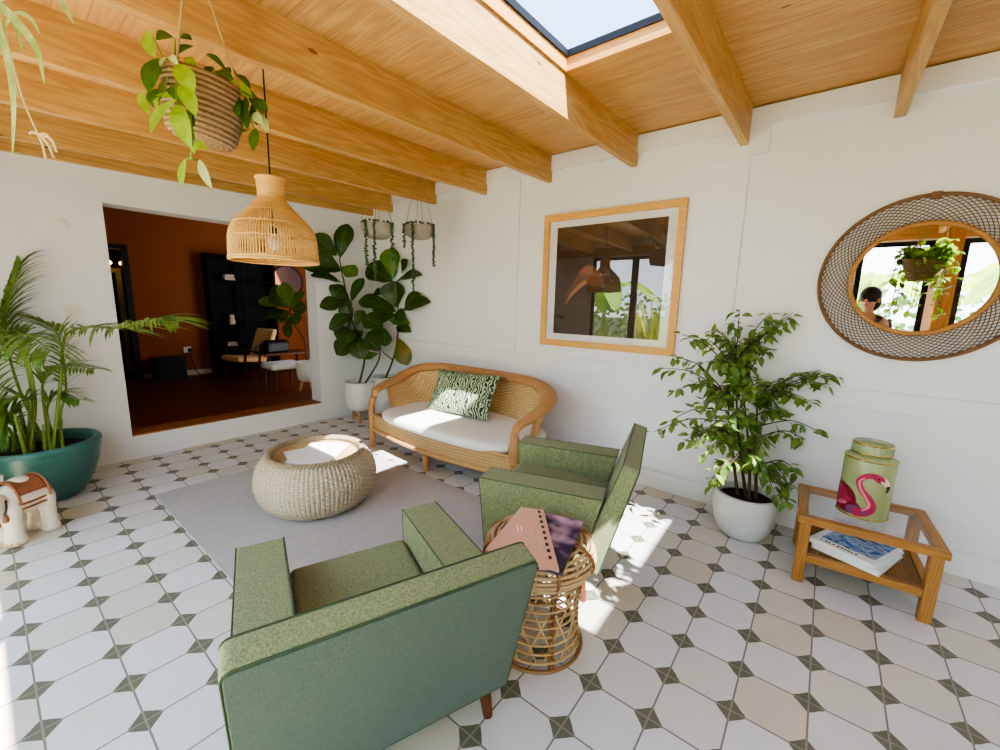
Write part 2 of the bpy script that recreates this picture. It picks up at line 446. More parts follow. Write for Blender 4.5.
tile = k.mix(k.math('MULTIPLY', gr, .85), tile, lin((96, 92, 84)))
k.color(k.mix(dia, tile, dark)); k.bump(k.math('SUBTRACT', fine, k.math('MULTIPLY', gr, 3)), .12, .003)
M['tiles'] = k.m
struct('floor', MB().bb(XL, XR, YF - .8, YB, -.3, 0), M['tiles'], 'octagon patterned white cement tile floor with small dark diamond insets', smooth=False)

OP = (-2.57, 5.28, .93, 9.73)              # opening to the next room
TOP = 13.6
wl = MB(); wl.bb(XL - 1, XL, YF, OP[0], 0, TOP); wl.bb(XL - 1, XL, OP[1], YB, 0, TOP); wl.bb(XL - 1, XL, OP[0], OP[1], 0, OP[2]); wl.bb(XL - 1, XL, OP[0], OP[1], OP[3], TOP)
struct('wall_left', wl, M['wall'], 'white wall with the wide opening to the orange room', smooth=False)
wr = MB(); wr.bb(XL - 1, XR, YB, YB + .7, -.3, TOP + .4)
struct('wall_right', wr, M['wall'], 'long white panelled wall with the picture and the mirror', smooth=False)
struct('wall_rear', MB().bb(XR, XR + .7, YF, YB + .7, -.3, TOP), M['wall'], 'white end wall behind the camera', smooth=False)
HEAD = 10.4
WIN = [(-13.3, -6.2), (-5.6, 2.9), (3.4, 6.5), (7.5, 12.6)]
wf = MB(); xs = [XL - 1] + [x for p in WIN for x in p] + [XR]
for a, b in zip(xs[::2], xs[1::2]): wf.bb(a, b, YF - .2, YF, 0, HEAD)
wf.bb(XL - 1, XR, YF - .2, YF, HEAD, 12.4); wf.bb(XL - 1, XR, YF - .2, YF, -.3, 0.15)
struct('wall_front', wf, M['wall'], 'white window wall facing the garden, seen only in the mirror', smooth=False)
for n, (a, b) in enumerate(WIN):
    f = MB(); w_ = .25
    f.bb(a, a + w_, YF - .18, YF - .02, .15, HEAD); f.bb(b - w_, b, YF - .18, YF - .02, .15, HEAD)
    f.bb(a + w_, b - w_, YF - .18, YF - .02, HEAD - w_, HEAD); f.bb(a + w_, b - w_, YF - .18, YF - .02, .15, .15 + w_)
    if b - a > 5:
        f.bb((a + b) / 2 - .25, (a + b) / 2 + .25, YF - .18, YF - .02, .15 + w_, HEAD - w_)
    fo = struct('window_%d' % (n + 3), f, M['black'], 'black framed glass sliding door to the garden, behind the camera', smooth=False)
    g = MB(); g.add([(a + w_, YF - .1, .4), (b - w_, YF - .1, .4), (b - w_, YF - .1, HEAD - w_), (a + w_, YF - .1, HEAD - w_)], [(0, 1, 2, 3)])
    obj('pane', g, M['winglass'], fo, smooth=False)
struct('trim_18', MB().bb(XL, XR, YF, YF + .3, HEAD + .05, 11.1), M['boards'], 'pine lintel board over the garden windows', smooth=False)
struct('trim_1', MB().bb(6.76, 7.4, YF + .3, YF + .8, 0, 11.3), M['postwood'], 'square pine post between the garden windows', smooth=False)

# roof: boards with two rooflight holes
H1 = (-3.27, -.2, -2.5, 3.7); H2 = (6.68, 9.6, -2.5, 3.7)
def slab(mb, x0, x1, y0, y1, d=.42):
    pts = [(x0, y0, cz(y0)), (x0, y1, cz(y1)), (x0, y1, cz(y1) + d), (x0, y0, cz(y0) + d)]
    mb.prism(pts, (x1 - x0, 0, 0))
cl = MB()
for x0, x1, hole in [(XL - .5, H1[0], 0), (H1[0], H1[1], 1), (H1[1], H2[0], 0), (H2[0], H2[1], 1), (H2[1], XR + .3, 0)]:
    if hole: slab(cl, x0, x1, YF - .5, H1[2]); slab(cl, x0, x1, H1[3], YB)
    else: slab(cl, x0, x1, YF - .5, YB)
struct('ceiling', cl, M['boards'], 'pine board ceiling with a rooflight', smooth=False)
BX = [3.34, .03, -3.29, -6.67, -9.97, -13.2, -16.6, -18.38, 6.65, 9.95]
BL = ['pine ceiling beam nearest the round woven mirror', 'pine ceiling beam on the right edge of the rooflight', 'sunlit pine ceiling beam on the left edge of the rooflight',
      'pine ceiling beam just left of the picture, behind the hanging rope basket', 'fifth pine beam from the right, above the sofa pillow', 'pine ceiling beam above the two small hanging bowls',
      'second last pine beam before the orange room', 'last pine beam, against the wall with the opening', 'pine beam behind the camera', 'pine beam at the end behind the camera']
for n, x in enumerate(BX):
    b = MB(); th = .22; y0, y1 = YF, YB - .01
    pr = [(x - th, y0, cz(y0) - 1.0), (x - th, y1, cz(y1) - 1.0), (x - th, y1, cz(y1) + .01), (x - th, y0, cz(y0) + .01)]
    b.prism(pr, (th, 0, 0))
    struct('trim_%d' % (n + 2), b, M['beam'], BL[n], smooth=False, bevel=.015, seg=1)
def rooflight(num, H, label):
    x0, x1, y0, y1 = H
    f = MB(); lo, hi, w_ = .27, .42, .08
    def fr(a, b, c, d):
        pts = [(a, c, cz(c) + lo), (a, d, cz(d) + lo), (a, d, cz(d) + hi), (a, c, cz(c) + hi)]; f.prism(pts, (b - a, 0, 0))
    fr(x0, x0 + w_, y0, y1); fr(x1 - w_, x1, y0, y1); fr(x0, x1, y0, y0 + w_); fr(x0, x1, y1 - w_, y1)
    fo = struct('window_%d' % num, f, M['black'], label, smooth=False)
    g = MB(); z = .4
    g.add([(x0, y0, cz(y0) + z), (x1, y0, cz(y0) + z), (x1, y1, cz(y1) + z), (x0, y1, cz(y1) + z)], [(0, 3, 2, 1)])
    obj('pane', g, M['skyglass'], fo, smooth=False)
    l = MB(); t = .035
    for a, b, c, d in [(x0 - .001, x0 + t, y0, y1), (x1 - t, x1 + .001, y0, y1), (x0 + t, x1 - t, y0 - .001, y0 + t), (x0 + t, x1 - t, y1 - t, y1 + .001)]:
        l.prism([(a, c, cz(c) - .02), (a, d, cz(d) - .02), (a, d, cz(d) + lo), (a, c, cz(c) + lo)], (b - a, 0, 0))
    obj('lining', l, M['lining'], fo, smooth=False)
rooflight(1, H1, 'black framed rooflight between the pine beams')
rooflight(2, H2, 'second rooflight behind the camera')

# wall trims
tr = MB(); y = YB - .11
tr.bb(XL, XR, y, YB, 11.62, 12.15)
struct('trim_12', tr, M['wall'], 'flat white cornice board under the ceiling', smooth=False)
struct('trim_13', MB().bb(XL, XR, YB - .09, YB, 3.9, 4.42), M['wall'], 'flat white rail across the picture wall', smooth=False, bevel=.01)
struct('trim_14', MB().bb(-.48, .12, YB - .09, YB, 4.42, 11.0).bb(-.9, .55, YB - .1, YB, 10.9, 11.62), M['wall'], 'flat white vertical batten between picture and mirror', smooth=False, bevel=.01)
struct('trim_15', MB().bb(-8.24, -8.17, YB - .07, YB, 4.42, 11.62), M['wall'], 'narrow white joint strip above the sofa', smooth=False)
struct('baseboard_right', MB().bb(XL, XR, YB - .12, YB, 0, .64), M['wall'], 'white baseboard of the picture wall', smooth=False, bevel=.02)
struct('trim_16', MB().bb(XL - 1.0, XL + .02, OP[0] + .01, OP[1] - .01, OP[2], OP[2] + .05), M['sillwood'], 'worn wooden threshold of the opening', smooth=False)

# the orange room beyond
DX, DY0, DY1, DZ, DT = -33.0, -5.0, 14.0, .93, 13.2
struct('floor_far', MB().bb(DX - .5, XL - 1, DY0, DY1, DZ - .3, DZ), M['parquet'], 'dark wooden floor of the orange room', smooth=False)
db = MB(); db.bb(DX - .5, DX, .6, DY1, DZ, DT); db.bb(DX - .5, DX, DY0, -1.9, DZ, DT); db.bb(DX - .5, DX, -1.9, .6, 9.5, DT)
struct('wall_far', db, M['orange'], 'burnt orange wall at the back of the next room', smooth=False)
struct('wall_far_left', MB().bb(DX, XL - 1, DY0 - .5, DY0, DZ, DT), M['orange'], 'left wall of the orange room', smooth=False)
struct('wall_far_right', MB().bb(DX, XL - 1, DY1, DY1 + .5, DZ, DT), M['orange'], 'right wall of the orange room', smooth=False)
struct('ceiling_far', MB().bb(DX - .5, XL - 1, DY0, DY1, DT, DT + .3), M['darkwood'], 'dark ceiling of the orange room', smooth=False)
struct('baseboard_far', MB().bb(DX, DX + .08, .62, DY1, DZ, DZ + .35), plain('cream_paint', (206, 190, 160), .6), 'cream baseboard of the orange room', smooth=False)
d = MB(); d.bb(DX - .4, DX + .06, .3, .62, DZ, 9.6); d.bb(DX - .4, DX + .06, -2.1, -1.8, DZ, 9.6); d.bb(DX - .4, DX + .06, -1.8, .3, 9.3, 9.6)
dd = struct('door_1', d, M['black'], 'black door frame in the orange room', smooth=False)
d2 = MB(); d2.bb(DX - 4, DX - .5, -2.6, -2.2, DZ, 9.8); d2.bb(DX - 4, DX - .5, 1.2, 1.6, DZ, 9.8); d2.bb(DX - 4.4, DX - 4, -2.6, 1.6, DZ, 9.8); d2.bb(DX - 4.4, DX - .5, -2.6, 1.6, 9.8, 10.1); d2.bb(DX - 4.4, DX - .5, -2.6, 1.6, DZ - .3, DZ)
struct('wall_far_passage', d2, plain('dark_paint', (40, 34, 32), .6), 'dark passage behind the black door frame', smooth=False)
struct('trim_17', MB().bb(DX - 3.99, DX - 3.9, .55, .85, DZ, 8.3).bb(DX - 3.99, DX - 3.9, -1.6, .55, 8.0, 8.3), M['white'], 'white door frame inside the dark passage', smooth=False)

# ================================================================== THINGS
# ---- rug
M['rug'] = tweed('grey_woven_rug', (160, 157, 158), (192, 189, 188), (150, 147, 150), 200, .95)
k = NT('x'); bpy.data.materials.remove(k.m)
r = MB(); r.bb(-14.1, -3.7, -2.95, 3.95, 0, .045)
tag(obj('rug', r, M['rug'], bevel=.015, smooth=False), 'grey flat woven rug lying on the tiles under the coffee table', 'rug')

# ---- green armchairs (local x = towards the front of the seat)
def armchair(loc, rz, label):
    t = thing('armchair', loc, label, 'armchair', rz, 'green tweed armchairs')
    B = V((-1.05, 0, .78)); A = V((-1.72, 0, 3.25)); Hs = (A - B).length; s = (A - B).normalized(); n = V((s.z, 0, -s.x))
    hw = 1.71
    def outline(front, inset=0, rr=.12, low=0, n0=0, n1=None):
        o = []; top = Hs - inset; w_ = hw - inset
        def P(y, q):
            off = (.33 + .15 * (1 - q / Hs)) if front else 0.0
            return B + n * (off + n0) + V((0, y, 0)) + s * q
        o.append(P(-w_, low)); o.append(P(w_, low))
        if n1: o += [P(w_, n1)]
        for i in range(6):
            a = PI / 2 * i / 5; o.append(P(w_ - rr + rr * math.cos(a), top - rr + rr * math.sin(a)))
        for i in range(6):
            a = PI / 2 + PI / 2 * i / 5; o.append(P(-w_ + rr + rr * math.cos(a), top - rr + rr * math.sin(a)))
        if n1: o += [P(-w_, n1)]
        return o
    b = MB(); b.loft(outline(0), outline(1)); bko = obj('back', b, M['tweed'], t, bevel=.035, seg=3, ang=50)
    p = MB(); p.prism(outline(0, .03, .1, .03, -.02), n * .05); obj('back_panel', p, M['backcloth'], bko, bevel=.012, ang=50)['label'] = 'plain green rear panel with its shade put into the colour'
    pip = MB(); pip.tube(outline(0, .012), .012, 6, closed=True)
    pip.tube(outline(1, .004, .12, 0, 0, 1.62)[2:], .011, 6)
    z_ = 2.5
    for sg in (-1, 1):
        a = MB()
        pr = [(-1.06, sg * 1.71, z_), (1.77, sg * 1.71, z_), (1.6, sg * 1.71, .78), (-.64, sg * 1.71, .78)]
        a.prism(pr, (0, -sg * .70, 0)); obj('arm', a, M['tweed'], t, bevel=.045, seg=3, ang=50)
        for yy in (1.70, 1.02):
            pip.tube([(-1.06, sg * yy, z_ - .01), (1.762, sg * yy, z_ - .01), (1.595, sg * yy, .8)], .011, 6)
    obj('piping', pip, M['piping'], t, ang=70)['label'] = 'dark green piping along the seams'
    se = MB(); se.prism([(-.75, -.99, 1.4), (1.56, -.99, 1.4), (1.62, -.99, 2.0), (-.95, -.99, 1.8)], (0, 1.98, 0)); obj('seat', se, M['tweed'], t, bevel=.11, seg=4, ang=50)
    ba = MB(); ba.bb(-.62, 1.45, -1.02, 1.02, .8, 1.42); obj('front_rail', ba, M['tweed'], t, bevel=.03)
    for x, xb, sg in ((-.62, -.76, 1), (-.62, -.76, -1), (1.2, 1.32, 1), (1.2, 1.32, -1)):
        l = MB(); l.tube([(xb, sg * 1.56, 0), (x, sg * 1.5, .82)], [.075, .125], 12); obj('leg', l, M['legwood'], t)
    return t
ac = armchair((-2.26, -2.78, 0), math.radians(159.3), 'green tweed armchair in front, seen from behind with its shade-darkened rear panel')
copy_thing(ac, (-2.215, 3.03, 0), math.radians(196.6), 'green tweed armchair seen from its side, behind the round cane stool')

# ---- rattan sofa
M['cane'] = wrap('wrapped_cane', (198, 152, 102), (172, 124, 76), (112, 72, 38), 26)
M['canetube'] = plain('cane_pole', (196, 150, 100), .45, .12, 14)
M['canewv'] = weave('cane_herringbone', (228, 196, 146), (210, 172, 118), (150, 106, 62), 11, 15, chevron=3.0, bump=.7, dist=.01)
M['canewv2'] = weave('cane_basketweave', (220, 186, 134), (200, 160, 106), (130, 90, 52), 76, 6, bump=.7, dist=.008)
SB = V((-9.0, 6.1, 0))
sofa = thing('rattan_sofa', SB, 'honey coloured rattan sofa with curved back against the picture wall', 'sofa')
RAILPX = [(374, 397, 4.55), (375.5, 391, 4.65), (382, 386, 5.2), (394, 380.5, 6.2), (407, 373, 7.1), (421, 367.5, 7.65), (442, 367, 7.9), (470, 371, 8.0), (503, 376, 8.0), (528, 381, 7.8), (543, 388, 7.3), (548.5, 398, 6.6), (543, 409, 5.9), (530, 418.5, 5.3), (519, 426, 4.85), (514, 434, 4.6)]
RAIL = [at(u, v, 1, y_) for u, v, y_ in RAILPX]
RAIL = [V(p) - SB for p in RAIL]
rail = cr(RAIL, 8)
m = len(rail); rr = [.13 + .19 * min(1, min(i, m - 1 - i) / 30) for i in range(m)]
b = MB(); b.tube(rail, rr, 14, flat=.62, up=(0, 0, 1), lu=.42); obj('back_rail', b, M['cane'], sofa, ang=70)
up_ = rail[20:m - 20]
def lowpt(p, t):                                # seat level line under the rail
    x = -3.55 + 7.15 * t
    q = abs(2 * t - 1)
    return V((x, 1.45 - 2.0 * max(0, q - .72) ** 1.5 / .148, 1.35))
def backfn(a, bb):
    i = a * (len(up_) - 1); j = min(int(i), len(up_) - 2); p = up_[j].lerp(up_[j + 1], i - j); q = lowpt(p, a)
    bul = math.sin(PI * bb) * .10
    v = q.lerp(p, bb); c = V((0, -.6, v.z)); d = (v - c); d.z = 0
    return v + (d.normalized() * bul if d.length > 0 else V())
b = MB(); b.grid(backfn, 60, 10, su=1, sv=1); obj('woven_back', b, M['canewv'], sofa, solid=.05, ang=80)
b = MB()
for e in (0, 1):
    b.tube([backfn(e, x / 8) for x in range(9)], .08, 8)
b.tube([backfn(x / 40, 0) for x in range(41)], .07, 8)
obj('back_edge', b, M['canetube'], sofa)
# seat base: woven apron bowed to the front
def apr(a):
    x = -3.93 + 7.9 * a
    return V((x, -1.5 - .32 * math.sin(PI * a), 0))
def aprf(a, bb):
    p = apr(a); zl = .84 - .1 * math.sin(PI * a) ; p.z = zl + (1.46 - zl) * bb; return p
b = MB(); b.grid(aprf, 50, 6, su=1, sv=1)
b.grid(lambda a, bb: V((-3.93 + .3 * a, -1.5 + 2.6 * a, .84 + .62 * bb)), 8, 4, su=.35); b.grid(lambda a, bb: V((3.97 - .3 * a, -1.5 + 2.6 * a, .84 + .62 * bb)), 8, 4, su=.35)
obj('woven_apron', b, M['canewv2'], sofa, solid=.06, ang=80)
b = MB(); b.tube([aprf(x / 40, 0) + V((0, -.02, 0)) for x in range(41)], .09, 8); b.tube([aprf(x / 40, 1) for x in range(41)], .07, 8)
b.tube([(-3.93, -1.5, .84), (-3.63, 1.1, .84), (3.67, 1.1, .84), (3.97, -1.5, .84)], .09, 8)
obj('seat_rail', b, M['canetube'], sofa)
b = MB(); pl = [aprf(x / 30, 1) + V((0, .06, -.06)) for x in range(31)] + [V((3.67, 1.1, 1.4)), V((-3.63, 1.1, 1.4))]; b.prism(pl, (0, 0, -.1)); obj('seat_deck', b, M['canewv2'], sofa, smooth=False)
for x, tz, lab in ((-3.93, 2.0, 0), (3.97, 2.2, 1)):
    b = MB()
    if lab: pts = [(0, 0), (0, .5), (0, 1.0), (0, 1.28), (0, 1.33), (0, 1.36), (0, 1.5), (0, 1.72), (0, 1.95), (0, 2.1), (0, 2.3)]; rad = [.13, .15, .17, .18, .22, .18, .2, .245, .2, .14, .13]
    else: pts = [(0, 0), (0, .5), (0, 1.0), (0, 1.5), (0, 1.95)]; rad = [.12, .13, .14, .14, .13]
    e_ = RAIL[-1] if lab else RAIL[0]; pts = [V((x, -1.55, p[1])) for p in pts if p[1] < e_.z - .25] + [V(((x + e_.x) / 2, (e_.y - 1.55) / 2, e_.z - .12)), e_ + V((0, 0, .03))]; rad = rad[:len(pts) - 2] + [.14, .13]
    b.tube(pts, rad, 14, lu=.5); obj('front_post', b, M['cane'], sofa, ang=70)
for x, y_ in ((-.12, -1.76), (-3.6, 1.1), (3.65, 1.1)):
    b = MB(); b.tube([(x, y_, 0), (x, y_, .4), (x, y_, .84)], [.12, .15, .13], 12, lu=.5); obj('leg', b, M['cane'], sofa, ang=70)
def cush(a, bb):
    th = 2 * PI * a; c_, s_ = math.cos(th), math.sin(th); e = .42
    X = 3.74 * math.copysign(abs(c_) ** e, c_); Y = 1.66 * math.copysign(abs(s_) ** (.55), s_)
    ph = -PI / 2 + PI * bb; rr_ = math.cos(ph) ** .28 if abs(math.cos(ph)) > 1e-6 else 0
    zz = .24 * math.copysign(abs(math.sin(ph)) ** .5, math.sin(ph))
    front = -.26 * (1 - (X / 3.6) ** 2) if s_ < 0 else 0
    return V((X * rr_ + .02, (Y + front) * rr_ - .1, 1.6 + zz + .05 * math.cos(X * .8) * rr_ * (bb > .5)))
b = MB(); b.grid(cush, 72, 18, cu=True); obj('seat_cushion', b, M['cushion'], sofa, ang=80)['label'] = 'white cotton seat cushion'
# ---- throw pillow
k = NT('palm_print', .85, .15); o_ = k.coord()
wv = k.n('ShaderNodeTexWave', wave_type='BANDS'); wv.inputs['Scale'].default_value = 12; wv.inputs['Distortion'].default_value = 11; wv.inputs['Detail'].default_value = 2; wv.inputs['Detail Scale'].default_value = 1.6
k.l(o_, wv.inputs['Vector']); ff = k.ramp(wv.outputs['Fac'], [(.42, (0, 0, 0, 1)), (.58, (1, 1, 1, 1))])
k.color(k.mix(ff, lin((44, 62, 44)), lin((170, 184, 152)))); M['palmprint'] = k.m
def pillow(name, c, right, upv, w_, h_, d_, mat, label, cat):
    right = V(right).normalized(); upv = V(upv).normalized(); nn = right.cross(upv)
    mb = MB()
    def fn(a, bb):
        u = -1 + 2 * a; v = -1 + 2 * bb
        e = (1 - abs(u) ** 3.2) * (1 - abs(v) ** 3.2); pin = 1 - .07 * (1 - abs(v) ** 2 * 1) * abs(u) ** 3
        pu = 1 - .05 * (1 - u * u) * abs(v) ** 3
        return right * (u * w_ / 2 * pin) + upv * (v * h_ / 2 * pu) + nn * (d_ / 2 * max(0, e) ** .5)
    mb.grid(fn, 24, 16); mb.grid(lambda a, bb: fn(1 - a, bb) - nn * (2 * fn(1 - a, bb).dot(nn)), 24, 16)
    o = obj(name, mb, mat, None, ang=80); o.location = V(c) * T
    return tag(o, label, cat)
pillow('throw_pillow', (-9.3, 6.5, 2.72), (1, .0, .03), (-.02, .45, .9), 3.55, 1.9, .55, M['palmprint'], 'green and white palm leaf print pillow leaning on the sofa back', 'pillow')

# ---- wicker coffee table (drum pouf)
M['wick'] = weave('wicker', (246, 238, 226), (222, 192, 150), (160, 130, 94), 84, 34, bump=.9, dist=.012)
M['wickw'] = weave('wicker_pale', (232, 218, 196), (206, 176, 130), (126, 96, 62), 70, 4, bump=.9, dist=.01)
M['traytop'] = wood('drum_top', (200, 176, 138), (180, 152, 112), 'x', 1.5)
CT = V((-9.78, .34, .045))
ct = thing('wicker_coffee_table', CT, 'round woven wicker drum coffee table with a recessed top on the rug', 'coffee table')
prof = [(1.3, 0), (1.48, .12), (1.68, .38), (1.78, .7), (1.79, 1.0), (1.7, 1.34), (1.53, 1.58), (1.4, 1.69)]
pp = cr([V((a, 0, z)) for a, z in prof], 6)
b = MB(); n_ = 200; rows = len(pp)
def wk(a, bb):
    i = bb * (rows - 1); j = min(int(i), rows - 2); p = pp[j].lerp(pp[j + 1], i - j); th = 2 * PI * a
    rdx = p.x + .022 * math.sin(th * 32 + (PI if int(i) % 2 else 0))
    return V((rdx * math.cos(th), rdx * math.sin(th), p.z))
b.grid(wk, n_, rows - 1, cu=True, su=1, sv=1); obj('woven_body', b, M['wick'], ct, ang=80)
b = MB()
for ph in (0, 1):
    b.tube([V(((1.38 + .05 * math.cos(40 * a + ph * PI)) * math.cos(a), (1.38 + .05 * math.cos(40 * a + ph * PI)) * math.sin(a), 1.67 + .05 * math.sin(40 * a + ph * PI))) for a in [2 * PI * x / 240 for x in range(240)]], .055, 6, closed=True)
obj('braided_rim', b, M['wickw'], ct, ang=80)
b = MB(); b.lathe([(1.38, 1.64), (1.33, 1.5), (1.3, 1.45), (0.001, 1.45)], 48); obj('table_top', b, M['traytop'], ct)
b = MB(); b.lathe([(1.28, 0), (0.001, 0.0)], 40); b.lathe([(1.3, 0), (1.28, .06)], 40); obj('underside', b, M['wickw'], ct)
M['paper'] = plain('white_paper', (240, 240, 242), .5, .01)
def slabbook(name, loc, rz, w_, d_, h_, label, cover, cat='book', pages=True, tilt=None):
    t = thing(name, loc, label, cat, rz)
    c = MB(); c.bb(-w_ / 2, w_ / 2, -d_ / 2, d_ / 2, h_ - .02, h_).bb(-w_ / 2, w_ / 2, -d_ / 2, d_ / 2, 0, .02).bb(-w_ / 2, -w_ / 2 + .025, -d_ / 2, d_ / 2, .02, h_ - .02)
    obj('cover', c, cover, t, smooth=False)
    if pages:
        p = MB(); p.bb(-w_ / 2 + .025, w_ / 2 - .03, -d_ / 2 + .03, d_ / 2 - .03, .02, h_ - .02); obj('pages', p, M['paper'], t, smooth=False)
    return t
slabbook('magazine', (-9.88, .5, 1.496), math.radians(38), 1.3, 1.75, .07, 'white magazine lying in the recessed top of the wicker coffee table, upper one', M['paper'], 'magazine').location.z += .011
slabbook('magazine', (-10.0, .2, 1.496), math.radians(75), 1.2, 1.6, .05, 'white magazine peeking out under the other one on the wicker coffee table', M['paper'], 'magazine')
b = MB(); b.ball((0, 0, .06), (.1, .06, .06)); b.tube([(-.08, 0, .05), (-.2, .03, .03)], .02, 6)
o = obj('pen_cap', b, M['black']); o.location = V((-9.22, 1.6, 1.75)) * T; tag(o, 'small black clip on the far right rim of the wicker coffee table', 'clip')

# ---- cane stool used as side table
M['cane2'] = plain('pale_cane', (204, 172, 128), .42, .16, 22)
M['cane3'] = plain('brown_cane', (150, 108, 68), .45, .2, 22)
ST = V((-1.31, .25, 0))
st = thing('cane_stool', ST, 'round open cane stool holding the pink notebook between the green armchairs', 'stool')
b = MB()
b.tube(circle((0, 0, .035), .88, 48), .035, 6, closed=True); obj('base_ring', b, M['cane3'], st)
b = MB()
def body_r(z_): return .86 - .08 * math.sin(PI * z_ / 1.6)
for i in range(9):
    z_ = .16 + i * .165; b.tube(circle((0, 0, z_), body_r(z_), 44), .022, 5, closed=True)
obj('hoops', b, M['cane2'], st)
b = MB()
for i in range(7):
    for d_ in (-.045, .045):
        a = 2 * PI * i / 7 + d_ + .25; b.tube([V((body_r(z_) * .97 * math.cos(a), body_r(z_) * .97 * math.sin(a), z_)) for z_ in [x * .2 + .05 for x in range(9)]], .03, 5)
    a0 = 2 * PI * i / 7 + .25
    pts = [V(((body_r(z_) + .03 * math.sin(z_ * 58)) * math.cos(a0 + .06 * math.cos(z_ * 58)), (body_r(z_) + .03 * math.sin(z_ * 58)) * math.sin(a0 + .06 * math.cos(z_ * 58)), z_)) for z_ in [.08 + x * .018 for x in range(86)]]
    b.tube(pts, .014, 4)
obj('ribs', b, M['cane3'], st)
b = MB()
for i in range(14):
    a0 = 2 * PI * i / 14
    for sg in (-1, 1):
        b.tube([V((.78 * math.cos(a0 + sg * z_ * .55), .78 * math.sin(a0 + sg * z_ * .55), z_)) for z_ in [x * .16 + .08 for x in range(10)]], .018, 4)
obj('inner_lattice', b, M['cane2'], st)
b = MB()
for z_, r_ in ((1.62, .9), (1.7, .97), (1.79, 1.02), (1.88, 1.04), (1.97, 1.02), (2.05, .97), (2.11, .9), (2.14, .78), (2.15, .64), (2.15, .48), (2.15, .3)):
    b.tube(circle((0, 0, z_), r_, 48), .032, 6, closed=True)
obj('coiled_top', b, M['cane2'], st)
b = MB()
for i in range(8):
    a = 2 * PI * i / 8 + .1; ca, sa = math.cos(a), math.sin(a)
    b.tube(cr([(.86 * ca, .86 * sa, 1.58), (1.07 * ca, 1.07 * sa, 1.85), (.98 * ca, .98 * sa, 2.1), (.7 * ca, .7 * sa, 2.2), (.28 * ca, .28 * sa, 2.2)], 5), .03, 5)
    b.tube([(.06 * ca, .06 * sa, 2.1), (.98 * ca, .98 * sa, 2.08)], .035, 5)
obj('top_ties', b, M['cane3'], st)
# notebook and magazine on the stool
M['pinkcover'] = plain('dusty_pink_cover', (214, 164, 140), .35, .04, 6, spec=.5)
k = NT('dark_photo_cover', .2, .5); f = k.noise(k.coord(), 9, 2)
k.color(k.ramp(f, [(.3, lin((44, 34, 54))), (.5, lin((70, 56, 84))), (.72, lin((196, 160, 176)))])); M['darkcover'] = k.m
mg = slabbook('magazine', (-1.12, .05, 2.235), math.radians(106), 1.75, 1.15, .05, 'dark glossy purple magazine under the pink notebook on the cane stool', M['darkcover'], 'magazine')
nbk = thing('notebook', (-1.2, .02, 2.29), 'dusty pink notebook with black spiral binding on the cane stool', 'notebook')
Q = [V((-2.03, .63, 0)), V((-1.61, .83, 0)), V((-.37, -.66, 0)), V((-1.62, -1.0, 0))]; Q = [q - V((-1.2, .02, 0)) for q in Q]
b = MB(); b.prism(Q, (0, 0, .045)); cvo = obj('cover', b, M['pinkcover'], nbk, bevel=.008, smooth=False)
e0, e1 = Q[1], Q[2]; dr = (e1 - e0).normalized(); nr_ = V((dr.y, -dr.x, 0)); nr_ = nr_ if nr_.dot(Q[3] - Q[2]) > 0 else -nr_
b = MB(); b.prism([e0 + V((0, 0, .046)), e1 + V((0, 0, .046)), e1 + nr_ * .32 + V((0, 0, .046)), e0 + nr_ * .32 * .6 + V((0, 0, .046))], (0, 0, .012)); obj('binding_strip', b, M['pinkcover'], cvo, smooth=False)
b = MB(); rz_ = Matrix.Rotation(math.atan2(dr.y, dr.x), 3, 'Z')
for i in range(9):
    b.box(e0.lerp(e1, .06 + .098 * i) + nr_ * .1 + V((0, 0, .06)), (.07, .05, .02), rz_)
so = obj('spiral_binding', b, M['black'], cvo, smooth=False); so['label'] = 'row of black binding teeth'
b = MB()
for o_x in (0, .07): b.box(Q[3].lerp(Q[0], .45) - nr_ * (.28 + o_x) + V((0, 0, .048)), (.2, .02, .006), rz_)
obj('printed_mark', b, M['paper'], cvo, smooth=False)

# ---- glass topped side table
TB = V((3.70, 6.85, 0)); tz = math.radians(2.5)
tb = thing('side_table', TB, 'low oak side table with a glass top and cane shelf by the wall', 'side table', tz)
hx, hy = 1.27, 1.16
b = MB(); fw = .21
b.bb(-hx, hx, -hy, -hy + fw, 1.53, 1.7); obj('top_rail', b, M['oak'], tb, bevel=.02, smooth=False)
b = MB(); b.bb(-hx, hx, hy - fw, hy, 1.53, 1.7); obj('top_rail', b, M['oak'], tb, bevel=.02, smooth=False)
for x0 in (-hx, hx - fw):
    b = MB(); b.bb(x0, x0 + fw, -hy + fw, hy - fw, 1.53, 1.699); obj('top_side_rail', b, M['oaky'], tb, bevel=.015, smooth=False)
b = MB(); b.add([(-hx + fw - .02, -hy + fw - .02, 1.685), (hx - fw + .02, -hy + fw - .02, 1.685), (hx - fw + .02, hy - fw + .02, 1.685), (-hx + fw - .02, hy - fw + .02, 1.685)], [(0, 1, 2, 3)]); obj('glass_top', b, M['glass'], tb, smooth=False)['label'] = 'clear glass pane'
for sx in (-1, 1):
    for sy in (-1, 1):
        b = MB(); cx_, cy_ = sx * (hx - .17), sy * (hy - .17); b.bb(cx_ - .11, cx_ + .11, cy_ - .11, cy_ + .11, 0, 1.53); obj('leg', b, M['oakz'], tb, bevel=.02, smooth=False)
q = hx - .28
for y0 in (-hy + .07, hy - .23):
    b = MB(); b.bb(-q, q, y0, y0 + .16, .56, .74); obj('shelf_rail', b, M['oak'], tb, bevel=.015, smooth=False)
for x0 in (-hx + .07, hx - .23):
    b = MB(); b.bb(x0, x0 + .16, -hy + .28, hy - .28, .56, .74); obj('shelf_side_rail', b, M['oaky'], tb, bevel=.015, smooth=False)
